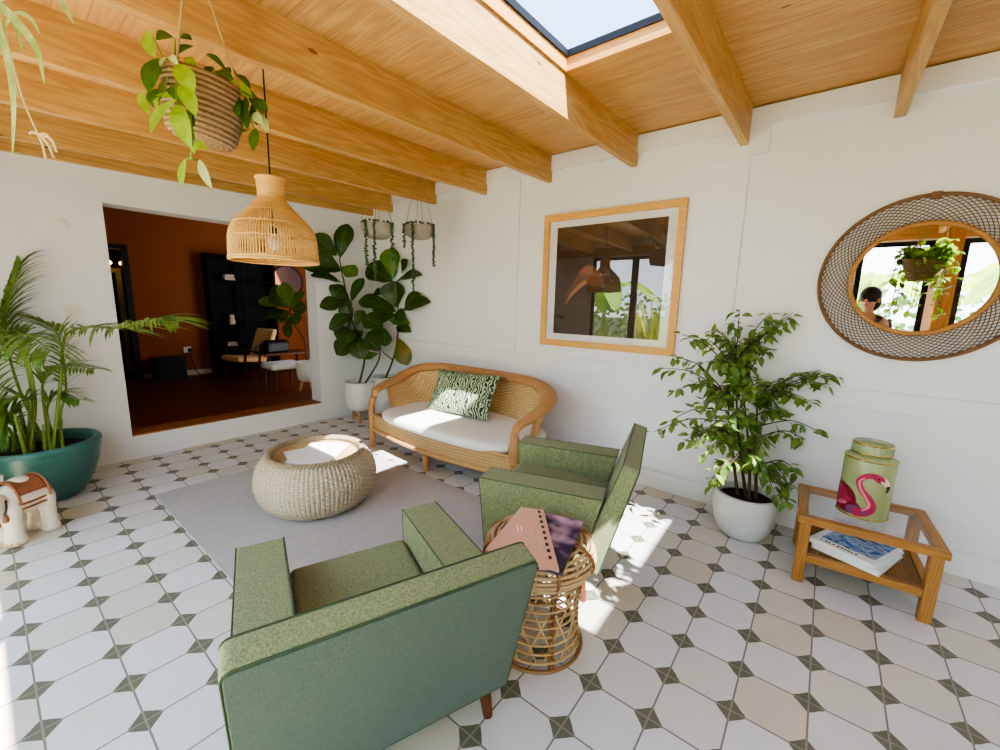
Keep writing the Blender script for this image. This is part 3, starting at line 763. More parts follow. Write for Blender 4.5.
M['canegrid'] = weave('cane_shelf', (160, 118, 64), (138, 98, 50), (50, 32, 16), 30, 24, bump=.8, dist=.006)
b = MB(); b.grid(lambda a, bb: V((-hx + .25 + (2 * hx - .5) * a, -hy + .25 + (2 * hy - .5) * bb, .72)), 1, 1); b.bb(-hx + .25, hx - .25, -hy + .25, hy - .25, .66, .718); obj('cane_shelf', b, M['canegrid'], tb, smooth=False)
k = NT('blue_photo_cover', .25, .5); o_ = k.sep(k.coord('UV')); f = k.noise(k.coord('UV', (2.2, 3, 1)), 1.6, 4, .6, 1.0)
k.color(k.ramp(f, [(.25, lin((30, 60, 120))), (.42, lin((60, 100, 170))), (.52, lin((170, 195, 225))), (.62, lin((50, 62, 110))), (.8, lin((96, 84, 96)))])); M['bluephoto'] = k.m
bk = slabbook('book', (3.7, 6.66, .745), math.radians(-21), 1.28, 1.5, .12, 'white book under the blue photo book on the cane shelf', M['paper'])
bk2 = slabbook('book', (3.66, 6.68, .868), math.radians(-24), 1.28, 1.55, .12, 'white book with a blue photo cover on top of the cane shelf pile', M['paper'])
b = MB(); b.add([(-.5, -.52, .123), (.56, -.52, .123), (.56, .7, .123), (-.5, .7, .123)], [(0, 1, 2, 3)], [[(0, 0), (1, 0), (1, 1), (0, 1)]]); obj('cover_photo', b, M['bluephoto'], bk2.children[0], smooth=False)
b = MB()
random.seed(3)
x_ = -.45
while x_ < .3:
    w_ = random.choice((.03, .04, .05)); b.bb(x_, x_ + w_, -.66, -.6, .12, .1235); x_ += w_ + random.choice((.02, .02, .05))
obj('cover_lettering', b, M['black'], bk2.children[0], smooth=False)

# ---- flamingo jar
M['jar'] = plain('sage_glaze', (150, 160, 112), .22, .03, 5, spec=.5)
JC = V((3.66, 6.82, 1.692)); R_ = .478
jar = thing('lidded_jar', JC, 'sage green lidded jar with a pink flamingo on the glass topped table', 'jar')
b = MB(); b.lathe([(.001, 0), (R_ - .03, 0), (R_, .04), (R_, 1.4), (R_ - .03, 1.45), (.36, 1.5), (.34, 1.51), (.34, 1.55), (.001, 1.55)], 56); jb = obj('body', b, M['jar'], jar, ang=50)
b = MB(); b.lathe([(.365, 1.52), (.38, 1.53), (.38, 1.75), (.35, 1.79), (.001, 1.815)], 48); jl = obj('lid', b, M['jar'], jar, ang=50)
for z_, r_, q in ((.03, R_ - .004, jb), (1.41, R_, jb), (1.54, .375, jl), (1.76, .372, jl)):
    b = MB(); b.tube(circle((0, 0, z_), r_, 56), .016, 6, closed=True); obj('gold_band', b, M['gold'], q)['label'] = 'thin gold band'
pinks = [plain('flamingo_pink', (176, 44, 84), .3, .25, 40), plain('flamingo_deep', (126, 26, 46), .3, .35, 50), plain('flamingo_beak', (232, 214, 190), .3), M['black'], plain('flamingo_light', (214, 120, 140), .3, .1, 30), plain('flamingo_purple', (120, 70, 120), .35, .3, 40)]
fa = math.atan2(CAM.y - JC.y, CAM.x - JC.x)
def onjar(s_, z_, e=.006): a = fa + s_ / R_; return V(((R_ + e) * math.cos(a), (R_ + e) * math.sin(a), z_))
b = MB()
def blob(cx_, cz_, rx_, rz_, mi, e, n=22, ang=0):
    b.cur = mi; ps = []
    for i in range(n):
        a = 2 * PI * i / n; u = rx_ * math.cos(a); v = rz_ * math.sin(a)
        ps.append((cx_ + u * math.cos(ang) - v * math.sin(ang), cz_ + u * math.sin(ang) + v * math.cos(ang)))
    vs = []; fs = []
    for q in range(4):
        vs += [onjar(cx_ + (x - cx_) * (1 - q / 4), cz_ + (z - cz_) * (1 - q / 4), e) for x, z in ps]
        if q: fs += [((q - 1) * n + i, (q - 1) * n + (i + 1) % n, q * n + (i + 1) % n, q * n + i) for i in range(n)]
    b.add(vs + [onjar(cx_, cz_, e)], fs + [(3 * n + i, 3 * n + (i + 1) % n, 4 * n) for i in range(n)])
def ribbon(pts, ws, mi, e):
    b.cur = mi; P_ = cr([(x, 0, z) for x, z in pts], 6); m_ = len(P_); vs = []
    for i, p in enumerate(P_):
        t_ = (P_[min(i + 1, m_ - 1)] - P_[max(i - 1, 0)]).normalized(); nn = V((-t_.z, 0, t_.x))
        f_ = i / (m_ - 1) * (len(ws) - 1); j = min(int(f_), len(ws) - 2); w_ = ws[j] + (ws[j + 1] - ws[j]) * (f_ - j)
        a_, c_ = p + nn * w_, p - nn * w_; vs += [onjar(a_.x, a_.z, e), onjar(c_.x, c_.z, e)]
    b.add(vs, [(2 * i, 2 * i + 1, 2 * i + 3, 2 * i + 2) for i in range(m_ - 1)])
for cx_, cz_, rx_, rz_, mi, an in ((-.42, .42, .3, .34, 1, .3), (-.5, .58, .2, .2, 1, 0), (-.3, .26, .28, .18, 1, 0), (-.48, .5, .16, .2, 0, .5), (-.32, .38, .12, .07, 0, .6), (-.42, .28, .14, .05, 4, .3), (-.1, .2, .2, .12, 5, 0)): nb_ = globals().get('nb_', 0) + 1; blob(cx_, cz_, rx_, rz_, mi, .004 + .0016 * nb_, ang=an)
ribbon([(-.14, .16), (.06, .22), (.16, .36), (.08, .56), (-.06, .74), (-.12, .92), (-.02, 1.07), (.12, 1.1), (.22, 1.04)], [.1, .1, .085, .07, .06, .058, .06, .07, .085], 0, .0165)
ribbon([(0, .24), (.11, .38), (.04, .56), (-.08, .76), (-.11, .92), (-.02, 1.03)], [.02, .028, .02, .02, .02, .015], 4, .019)
blob(.23, 1.03, .11, .075, 0, .0175, ang=-.5); blob(.2, 1.06, .018, .018, 3, .021)
ribbon([(.28, 1.04), (.36, .96), (.41, .88)], [.07, .06, .045], 2, .019); ribbon([(.40, .9), (.41, .82), (.37, .74)], [.05, .04, .01], 3, .021)
obj('painted_flamingo', b, pinks, jb)['label'] = 'pink flamingo painted on the jar'

# ---- round woven mirror
M['mirrorwood'] = wood('mirror_ring_wood', (186, 136, 78), (150, 102, 52), 'x', 2)
M['darkcane'] = plain('dark_cane', (122, 88, 58), .5, .2, 20)
mc = V((4.13, YB - .001, 7.3)); mi_ = thing('wall_mirror', mc, 'round mirror with a wide woven cane border on the white wall', 'mirror')
RO, RI, RG = 1.98, 1.39, 1.27
b = MB()
n_ = 76
for i in range(n_):
    for sg in (-1, 1):
        pts = []
        for q in range(9):
            t = q / 8; r_ = RI - .02 + (RO - RI + .02) * t; a = 2 * PI * i / n_ + sg * (t - .5) * .62
            pts.append((r_ * math.cos(a), -.09 - .03 * sg - .05 * math.sin(PI * t), r_ * math.sin(a)))
        b.tube(pts, .0095, 4, caps=False)
obj('woven_border', b, M['darkcane'], mi_)
b = MB(); b.tube(circle((0, -.1, 0), RO, 80, 'y'), .045, 8, closed=True); b.box((.0, -.1, RO - .02), (.18, .12, .16)); obj('outer_rim', b, M['darkcane'], mi_)
b = MB(); b.tube(circle((0, -.1, 0), (RI + RG) / 2, 80, 'y'), (RI - RG) / 2, 10, closed=True, flat=.6, up=(0, 1, 0)); obj('inner_ring', b, M['mirrorwood'], mi_)
b = MB(); c_ = circle((0, -.07, 0), RG + .03, 64, 'y'); b.add(c_, [list(range(64))]); obj('mirror_glass', b, M['mirror'], mi_, smooth=False)
b = MB(); b.add([p + V((0, .02, 0)) for p in circle((0, -.03, 0), RG + .05, 64, 'y')], [list(range(64))]); obj('backing', b, M['darkwood'], mi_, smooth=False)

# ---- framed picture
PX0, PX1, PZ0, PZ1 = -6.86, -1.5, 4.85, 9.95
pf = thing('framed_picture', (0, YB, 0), 'large ash framed dark picture with a white mat on the white wall', 'picture')
b = MB(); w_ = .25; y0 = -.16
pr = lambda x0, x1, z0, z1: b.bb(x0, x1, y0, -.005, z0, z1)
pr(PX0, PX1, PZ0, PZ0 + w_); pr(PX0, PX1, PZ1 - w_, PZ1); pr(PX0, PX0 + w_, PZ0 + w_, PZ1 - w_); pr(PX1 - w_, PX1, PZ0 + w_, PZ1 - w_)
obj('frame', b, M['frame'], pf, smooth=False, bevel=.012)
b = MB(); b.bb(PX0 + .1, PX1 - .1, -.06, -.02, PZ0 + .1, PZ1 - .1); obj('mat_board', b, M['paper'], pf, smooth=False)
k = NT('dark_print', .5, .2); o_ = k.coord('UV', (3, 2.2, 1)); f = k.noise(o_, 1.2, 4, .6)
k.color(k.ramp(f, [(.3, lin((38, 26, 20))), (.55, lin((62, 46, 36))), (.8, lin((84, 66, 52)))])); M['print'] = k.m
ix0, ix1, iz0, iz1 = PX0 + .58, PX1 - .56, PZ0 + .5, PZ1 - .5
b = MB(); b.add([(ix0, -.065, iz0), (ix1, -.065, iz0), (ix1, -.065, iz1), (ix0, -.065, iz1)], [(0, 1, 2, 3)], [[(0, 0), (1, 0), (1, 1), (0, 1)]]); obj('print', b, M['print'], pf, smooth=False)
b = MB()
def hornpoly(pts, mi, e):
    b.cur = mi; c_ = V((sum(p[0] for p in pts) / len(pts), 0, sum(p[1] for p in pts) / len(pts)))
    vs = [V((ix0 + (ix1 - ix0) * x, -.066 - e, iz0 + (iz1 - iz0) * z)) for x, z in pts]
    b.add(vs, [list(range(len(pts)))])
horn = [(.10, .26), (.13, .30), (.19, .37), (.27, .44), (.33, .48), (.37, .46), (.50, .44), (.49, .52), (.45, .58), (.38, .64), (.32, .65), (.27, .62), (.22, .54), (.17, .46), (.13, .38)]
hornpoly(horn, 0, 0); hornpoly([(.12, .28), (.19, .37), (.27, .44), (.33, .48), (.31, .51), (.24, .47), (.16, .38)], 1, .002); hornpoly([(.24, .57), (.30, .63), (.38, .63), (.44, .57), (.4, .54), (.34, .56), (.28, .55)], 2, .002)
obj('printed_horn', b, [plain('horn_brown', (112, 66, 40), .5, .35, 8), plain('horn_light', (170, 118, 80), .5, .15, 8), plain('horn_mid', (134, 80, 48), .5, .15, 8)], pf, smooth=False)
b = MB(); b.add([(PX0 + w_, -.1, PZ0 + w_), (PX1 - w_, -.1, PZ0 + w_), (PX1 - w_, -.1, PZ1 - w_), (PX0 + w_, -.1, PZ1 - w_)], [(0, 1, 2, 3)]); obj('glazing', b, M['picglass'], pf, smooth=False)

# ---- wall plates
b = MB(); b.bb(XL, XL + .05, -3.9, -3.48, 5.55, 6.06); b.bb(XL + .05, XL + .07, -3.75, -3.63, 5.7, 5.9); tag(obj('light_switch', b, M['wallplate'], bevel=.015, smooth=False), 'square white light switch on the left wall above the palm', 'light switch')
b = MB(); b.lathe([(.001, .05), (.17, .05), (.2, .03), (.2, 0)], 32)
o = obj('blanking_plate', b, M['wallplate']); o.rotation_euler = (0, PI / 2, 0); o.location = V((XL - .004, -3.67, 8.78)) * T; tag(o, 'round white blanking plate high on the left wall', 'wall plate')

# ---- weeping fig in a pale pot by the wall
M['pot'] = plain('pale_grey_glaze', (206, 208, 206), .3, .03, 4, spec=.5)
M['figleaf'] = leafm('fig_leaf', (74, 104, 48), (126, 152, 72), rough=.3)
FP = V((1.22, 7.3, 0))
fg = thing('weeping_fig', FP, 'bushy weeping fig in a round pale grey pot beside the side table', 'plant')
b = MB(); b.lathe([(.001, 0), (.5, 0), (.62, .12), (.76, .45), (.82, .8), (.82, 1.1), (.79, 1.28), (.72, 1.3), (.7, 1.24), (.7, 1.1)], 48); pot_ = obj('pot', b, M['pot'], fg, ang=60)
b = MB(); b.lathe([(.72, 1.1), (.4, 1.14), (.001, 1.12)], 32); obj('soil', b, M['soil'], pot_)
random.seed(11)
tr_ = MB(); lf = MB()
ends = [(795, 313, .2), (782, 326, -.4), (838, 376, -.8), (822, 366, .3), (812, 402, -.5), (806, 436, .0), (796, 470, -.6), (792, 492, -1.0), (668, 422, -.5), (676, 357, .1), (694, 337, -.6), (716, 330, .5), (733, 322, -.2), (752, 340, .4), (768, 350, -.6), (690, 385, .3), (700, 405, -.8), (690, 436, .1), (706, 452, -.9), (712, 480, -.6), (730, 465, -1.1), (748, 455, .4), (765, 440, -.8), (780, 415, .2), (768, 392, -1.1), (748, 378, .5), (728, 366, -.9), (716, 392, .4), (735, 415, -1.2), (752, 425, .3), (724, 440, .2), (760, 470, -1.0), (742, 398, -.3), (704, 362, -.2), (786, 380, .3), (745, 352, -.7), (726, 340, .1), (774, 492, -1.0)]
d0 = (FP - CAM).dot(CF)
roots = [V((-.2, .05, 1.1)), V((.1, -.1, 1.1)), V((.25, .1, 1.1)), V((0, .15, 1.1))]
tops = []
for r_, (u, v, dd) in zip(roots, [(727, 395, .1), (742, 385, -.2), (757, 400, .2), (735, 370, .3)]):
    p = atd(u, v, d0 + dd) - FP; p.y = min(p.y, 1.2)
    pts = cr([r_, r_.lerp(p, .4) + V((random.uniform(-.1, .1), random.uniform(-.1, .1), 0)), p], 6); tr_.tube(pts, [.05 - .03 * i / (len(pts) - 1) for i in range(len(pts))], 7); tops += pts[5:]
random.seed(12); ends += [(u + random.uniform(-16, 16), v + random.uniform(-14, 12), dd + random.uniform(-.5, .4)) for u, v, dd in ends]
for u, v, dd in ends:
    e = atd(u, v, d0 + dd) - FP; e.y = min(e.y, 1.05)
    s_ = min(tops, key=lambda p: (p - e).length + (1.5 if p.z > e.z + .3 else 0))
    mid = s_.lerp(e, .55) + V((0, 0, .25))
    pts = cr([s_, mid, e], 7); tr_.tube(pts, [.022 - .014 * i / (len(pts) - 1) for i in range(len(pts))], 5)
    for q in range(17):
        t = .14 + .88 * q / 16; i = min(int(t * (len(pts) - 1)), len(pts) - 1); p = pts[i]
        dr = V((random.uniform(-1, 1), random.uniform(-1, 1), random.uniform(-1.3, .15))).normalized()
        L = random.uniform(.22, .4); q0 = p + dr * .06; tp = q0 + dr * L
        if tp.y > 1.22: tp.y = 1.22
        lf.leaf(q0, tp, L * .5, V((random.uniform(-.5, .5), random.uniform(-.8, .2), 1)), 'drop', random.uniform(-.1, .2), .15, 4)
obj('trunk', tr_, M['stem'], fg); obj('foliage', lf, M['figleaf'], fg)

# ---- fiddle leaf figs in the corner
M['fid'] = leafm('fiddle_leaf', (34, 60, 28), (54, 84, 36), (96, 122, 62), rough=.3, trans=.12)
M['fid2'] = leafm('fiddle_leaf_young', (66, 108, 42), (92, 132, 54), (120, 150, 80), rough=.3, trans=.2)
M['fidspot'] = leafm('fiddle_leaf_spotted', (70, 104, 40), (150, 110, 50), rough=.35, trans=.2, var=.7)
def cropf(x, y): return 305 + x / 4.415, 215 + y / 4.415
def fiddle(base, dep, stems, leaves, label, pot):
    t = thing('fiddle_leaf_fig', base, label, 'plant', 0, None)
    pot(t)
    b = MB()
    for st_, r0 in stems:
        P_ = []
        for x, y, dd in st_:
            if x is None: P_.append(V(dd))
            else: P_.append(atw(*cropf(x, y), dep + dd, .3, .3) - base)
        P_ = cr(P_, 5); b.tube(P_, [r0 * (1 - .55 * i / (len(P_) - 1)) for i in range(len(P_))], 7)
    obj('stem', b, M['stem'], t)
    b = MB()
    for (x0, y0, x1, y1, w_, dd, mi) in leaves:
        b.cur = mi
        a = atw(*cropf(x0, y0), dep + dd * .4) - base; c_ = atw(*cropf(x1, y1), dep + dd) - base; c_ = a + (c_ - a) * 1.14
        nr = -CF * 1.0 + V((random.uniform(-.4, .4), random.uniform(-.4, .4), random.uniform(.2, .8)))
        b.leaf(a, c_, w_ / 4.415 / FPX * dep * 1.36, nr, 'fiddle', random.uniform(.02, .14), .06, 9, .03)
    for q in b.v: q.x = max(q.x, XL + .05 - base.x); q.y = min(q.y, YB - .15 - base.y)
    obj('foliage', b, [M['fid'], M['fid2'], M['fidspot']], t, ang=80)
    return t
random.seed(5)
F1 = V((-16.85, 6.55, 0))
def pot1(t):
    b = MB(); b.lathe([(.001, .62), (.45, .64), (.68, .82), (.78, 1.15), (.8, 1.7), (.78, 2.2), (.74, 2.22), (.72, 2.18), (.72, 1.95)], 48); pot_ = obj('pot', b, M['white'], t, ang=60)
    b = MB(); b.lathe([(.73, 1.98), (.001, 2.0)], 32); obj('soil', b, M['soil'], pot_)
    for i in range(3):
        a = 2 * PI * i / 3 - .75; b = MB(); b.tube([(.56 * math.cos(a), .56 * math.sin(a), 0), (.46 * math.cos(a), .46 * math.sin(a), .8)], [.07, .1], 10); obj('leg', b, M['canetube'], t)
dp1 = (F1 - CAM).dot(CF)
L1 = [(155, 190, 185, 58, 66, -.1, 0), (140, 178, 45, 100, 60, .2, 0), (160, 245, 12, 232, 52, -.4, 0), (155, 240, 58, 178, 48, .3, 0), (160, 228, 222, 262, 52, -.5, 1), (168, 300, 45, 272, 74, -.2, 0), (172, 312, 128, 355, 62, .2, 0), (205, 382, 252, 292, 44, -.2, 0), (182, 378, 80, 402, 54, -.5, 0), (176, 335, 182, 420, 56, .1, 0), (202, 440, 118, 495, 76, -.3, 0), (222, 490, 256, 430, 42, .0, 0), (212, 410, 168, 452, 62, .3, 0), (195, 495, 150, 545, 74, -.1, 0), (214, 505, 186, 556, 64, -.5, 0), (222, 530, 148, 606, 76, -.2, 0), (226, 530, 244, 622, 66, -.4, 0), (205, 545, 172, 604, 58, .2, 0), (200, 460, 230, 540, 56, .3, 0), (328, 612, 262, 630, 40, -.3, 1), (332, 600, 275, 545, 62, -.2, 0), (336, 560, 290, 520, 70, .3, 0), (345, 500, 270, 455, 74, -.2, 0), (350, 500, 352, 570, 48, -.3, 0), (345, 490, 300, 510, 60, .1, 0)]
fiddle(F1, dp1, [([(None, None, (.0, -.1, 1.95)), (262, 640, 0), (240, 580, 0), (200, 440, 0), (175, 310, 0), (160, 240, 0), (152, 190, 0)], .06), ([(None, None, (.25, .0, 1.95)), (322, 650, 0), (334, 580, 0), (345, 500, 0)], .055)], L1, 'tall fiddle leaf fig in the white legged pot left of the sofa', pot1)
F2 = V((-16.3, 7.78, 0))
def pot2(t):
    b = MB(); b.lathe([(.001, 0.3), (.6, .3), (.72, .5), (.76, 1.6), (.76, 2.4), (.7, 2.42), (.68, 2.2)], 48); pot_ = obj('pot', b, M['pot'], t, ang=60)
    b = MB(); b.lathe([(.69, 2.22), (.001, 2.25)], 32); obj('soil', b, M['soil'], pot_)
    b = MB(); b.lathe([(.001, 0), (.62, 0), (.62, .3), (.001, .3)], 32); obj('stand', b, M['darkwood'], t, ang=50)
dp2 = (F2 - CAM).dot(CF)
L2 = [(392, 280, 392, 160, 92, -.4, 1), (388, 295, 288, 232, 80, -.3, 0), (402, 298, 506, 270, 54, -.3, 0), (428, 258, 452, 205, 46, .2, 0), (352, 345, 308, 345, 38, .2, 0), (402, 408, 400, 306, 96, -.6, 0), (384, 400, 254, 384, 60, -.3, 0), (402, 425, 306, 402, 62, -.6, 0), (430, 422, 538, 388, 62, -.5, 0), (440, 412, 502, 356, 46, .1, 0), (372, 465, 455, 478, 66, -.6, 1), (408, 490, 462, 512, 64, -.2, 0), (400, 440, 300, 470, 60, .1, 0), (418, 545, 448, 648, 66, -.5, 2), (395, 440, 440, 450, 50, .2, 0)]
fiddle(F2, dp2, [([(None, None, (.0, -.05, 2.2)), (388, 640, 0), (408, 545, 0), (412, 430, 0), (400, 300, -.1)], .06), ([(388, 640, 0), (345, 605, -.1), (330, 560, -.2)], .035)], L2, 'fiddle leaf fig in the grey pot in the corner behind the sofa arm', pot2)

# ---- areca palm in the blue green pot
M['teal'] = plain('teal_glaze', (64, 112, 106), .32, .12, 6, spec=.5)
M['palm'] = leafm('palm_leaf', (74, 112, 52), (122, 150, 76), rough=.4, trans=.25)
PP = V((-16.55, -5.15, 0))
pm = thing('areca_palm', PP, 'areca palm in the large teal glazed pot by the left wall', 'plant')
b = MB(); b.lathe([(.001, 0), (.78, 0), (.92, .1), (1.2, .6), (1.38, 1.15), (1.42, 1.48), (1.45, 1.54), (1.43, 1.62), (1.47, 1.68), (1.47, 1.8), (1.41, 1.87), (1.32, 1.85), (1.3, 1.72), (1.28, 1.5)], 64); pot_ = obj('pot', b, M['teal'], pm, ang=70)
b = MB(); b.lathe([(1.3, 1.52), (.7, 1.62), (.001, 1.6)], 40); obj('soil', b, M['soil'], pot_)
random.seed(21)
stm = MB(); frn = MB()
def cropp(x, y): return x / 3.41, 240 + y / 3.41
dpp = (PP - CAM).dot(CF)
def frond(root, pts, ll, n, droop=.5, wdt=.085, start=.3, tipf=.6):
    P_ = [V(root) - V((0, 0, .1))] + [atw(*cropp(x, y), dpp + dd, .3) - PP for x, y, dd in pts]
    P_ = cr(P_, 8); N_ = len(P_)
    stm.tube(P_, [.05 - .04 * i / (N_ - 1) for i in range(N_)], 6)
    n = int(n * 1.5)
    for q in range(n):
        t = start + (1 - start) * q / (n - 1); f_ = t * (N_ - 1); i = min(int(f_), N_ - 2); p = P_[i].lerp(P_[i + 1], f_ - i)
        tg = (P_[i + 1] - P_[i]).normalized(); sd_ = tg.cross(V((0, 0, 1)))
        if sd_.length < .45: sd_ = tg.cross(CF)
        sd_.normalize(); L = ll * 1.3 * (.35 + .65 * math.sin(PI * (.2 + .7 * (q / (n - 1))))) * random.uniform(.85, 1.1)
        for sg in (-1, 1):
            d_ = (sd_ * sg * .8 + tg * (.75 + .4 * q / n) + V((0, 0, -droop * .7 + random.uniform(-.15, .15)))).normalized()
            e = p + d_ * L
            k_ = 1.0
            if e.x < XL + .12 - PP.x: k_ = max(.3, (XL + .12 - PP.x - p.x) / min(-1e-3, e.x - p.x))
            e = p + d_ * L * min(1, k_)
            frn.leaf(p, e, wdt * .95, V((0, 0, 1)) + sd_ * sg * .4, 'strap', .1, .15, 4)
frond((.35, .3, 1.7), [(208, 470, 0), (222, 330, .1), (300, 297, -.1), (400, 300, -.4), (520, 272, -.8), (600, 278, -1.0)], 1.25, 22, .3, start=.42, wdt=.1)
frond((-.1, .2, 1.7), [(70, 520, .2), (20, 330, .5), (35, 200, .8), (70, 80, 1.0)], 1.1, 22, .25, start=.4)
frond((.1, -.1, 1.7), [(110, 540, -.2), (75, 380, -.4), (20, 320, -.8), (-60, 340, -1.2)], 1.35, 26, .75, start=.4)
frond((.3, -.2, 1.7), [(120, 560, -.3), (100, 430, -.4), (60, 330, -.8), (110, 330, -1.4), (170, 380, -1.7)], 1.1, 20, .7, start=.5)
frond((.4, .25, 1.7), [(150, 560, .1), (150, 480, .1), (215, 430, 0), (320, 440, -.3)], .7, 16, .35, start=.45)
frond((.2, .4, 1.7), [(160, 600, .2), (175, 540, .3), (215, 520, .3), (270, 545, .2)], .6, 14, .35, start=.4)
frond((-.1, -.3, 1.7), [(100, 620, -.4), (90, 540, -.6), (40, 540, -.9), (-10, 580, -1.2)], .9, 18, .6, start=.4)
frond((-.2, -.5, 1.7), [(50, 640, -.6), (20, 590, -.8), (-20, 640, -1.1)], 1.0, 16, .7, start=.35)
frond((.5, .5, 1.7), [(205, 600, .4), (225, 500, .5), (200, 330, .7), (130, 270, .9)], .8, 16, .3, start=.5)
frond((-.3, .4, 1.7), [(20, 600, .6), (-30, 400, .9), (-60, 280, 1.2)], 1.2, 18, .5, start=.4)
for i in range(9):
    a = random.uniform(0, 2 * PI); r_ = random.uniform(.1, .6); stm.tube([(r_ * math.cos(a), r_ * math.sin(a), 1.55), (r_ * 1.3 * math.cos(a), r_ * 1.3 * math.sin(a), 2.3 + random.random() * .8)], [.06, .03], 6)
for q in stm.v + frn.v: q.x = max(q.x, XL + .05 - PP.x)
obj('stems', stm, M['greenstem'], pm); obj('fronds', frn, M['palm'], pm)

# ---- ceramic elephant
M['eleph'] = plain('cream_ceramic', (226, 216, 198), .25, .05, 8, spec=.5)
M['elephbr'] = plain('brown_enamel', (150, 92, 62), .35, .35, 46, spec=.5)
EL = V((-13.72, -5.72, 0))
el = thing('elephant_figurine', EL, 'cream ceramic elephant with brown painted saddle beside the teal pot', 'figurine', math.radians(302)); el.scale = (.8, .84, 1.0)
b = MB()     # local x = towards the head
b.ball((0, 0, 1.12), (.82, .48, .46), 28, 18)
b.ball((.86, 0, 1.12), (.38, .36, .42), 20, 14)
for x, y_, r_ in ((.45, -.26, .24), (.45, .26, .24), (-.5, -.26, .22), (-.5, .26, .22)):
    b.lathe([(.001, 0), (r_ * 1.18, 0), (r_ * 1.2, .1), (r_ * .95, .22), (r_ * .9, .6), (r_ * 1.1, 1.0), (r_ * .8, 1.2)], 20, (x, y_, 0))
tk = cr([(1.1, 0, 1.1), (1.38, 0, .85), (1.45, 0, .5), (1.4, 0, .2), (1.52, 0, .1)], 5); b.tube(tk, [.2 - .13 * i / (len(tk) - 1) for i in range(len(tk))], 12)
tl = cr([(-.8, 0, 1.2), (-.92, 0, .9), (-.9, 0, .6)], 4); b.tube(tl, .05, 8)
eb = obj('body', b, M['eleph'], el, ang=80)
rm = eb.modifiers.new('Remesh', 'REMESH'); rm.mode = 'VOXEL'; rm.voxel_size = .012; rm.use_smooth_shade = True
sm = eb.modifiers.new('Smooth', 'SMOOTH'); sm.iterations = 4; sm.factor = .6
for sg in (-1, 1):
    b = MB(); b.ball((.72, sg * .38, 1.12), (.26, .06, .36), 16, 10, Matrix.Rotation(sg * .35, 3, 'Z')); obj('ear', b, M['eleph'], el)
b = MB()
for x, y_ in ((.45, -.26), (.45, .26)):
    for q in range(5): b.ball((x + .26 * math.cos((q - 2) * .5), y_ + .26 * math.sin((q - 2) * .5), .07), (.06, .06, .07), 8, 6)
obj('toenails', b, plain('toenail_glaze', (214, 186, 150), .3), el)
b = MB(); b.grid(lambda a, bb: V((-.42 + .78 * a, .5 * math.sin((bb - .5) * 2.5), 1.13 + .5 * math.cos((bb - .5) * 2.5))), 14, 20); obj('saddle_cloth', b, M['elephbr'], el, solid=.02)
b = MB(); b.ball((-.03, 0, 1.56), (.3, .26, .1)); obj('saddle_pad', b, M['eleph'], el)
b = MB()
for x in (-.45, .36): b.tube([V((x, .52 * math.sin(a), 1.13 + .5 * math.cos(a))) for a in [(i / 20 - .5) * 3.4 for i in range(21)]], .035, 6)
for z_ in (1.05, .92): b.tube(cr([(-.78, 0, z_), (-.6, .36, z_), (0, .48, z_), (.4, .44, z_)], 5), .03, 6)
b.tube(cr([(-.78, 0, 1.05), (-.6, -.36, 1.05), (0, -.48, 1.05), (.4, -.44, 1.05)], 5), .03, 6)
obj('painted_straps', b, M['elephbr'], el)
b = MB(); b.tube(cr([(.62, -.42, 1.3), (.74, -.44, .95), (.98, 0, .72), (.74, .44, .95), (.62, .42, 1.3)], 6), .022, 6); obj('neck_cord', b, M['black'], el)
for x, y_, z_ in ((.84, -.28, .7), (.98, 0, .62), (.84, .28, .7), (.72, .42, .82)):
    b = MB(); b.lathe([(.001, .12), (.05, .1), (.08, 0), (.075, -.08), (.001, -.09)], 12, (x, y_, z_)); obj('bell', b, M['elephbr'], el)

# ---- teal stool with boxes at the left edge
gs = thing('garden_stool', (-14.55, -7.5, 0), 'teal glazed garden stool at the left edge beside the elephant', 'stool')
b = MB(); b.lathe([(.001, 0), (.6, 0), (.64, .06), (.58, .14), (.72, .5), (.76, .8), (.7, 1.15), (.6, 1.4), (.63, 1.46), (.6, 1.52), (.001, 1.54)], 40); obj('body', b, M['teal'], gs, ang=60)
b = MB(); b.tube(circle((0, 0, .2), .64, 40), .05, 6, closed=True); obj('painted_band', b, M['elephbr'], gs)
k = NT('green_patterned', .4, .4); vo = k.n('ShaderNodeTexVoronoi', feature='DISTANCE_TO_EDGE'); k.l(k.coord('Object', (9, 9, 9)), vo.inputs['Vector']); vo.inputs['Scale'].default_value = 1
k.color(k.mix(k.math('LESS_THAN', vo.outputs['Distance'], .06), lin((44, 74, 60)), lin((150, 170, 150)))); M['greenbook'] = k.m
slabbook('book', (-14.35, -6.95, 1.545), math.radians(20), 1.5, 1.7, .2, 'dark green patterned book on the teal garden stool at the left edge', M['greenbook'])

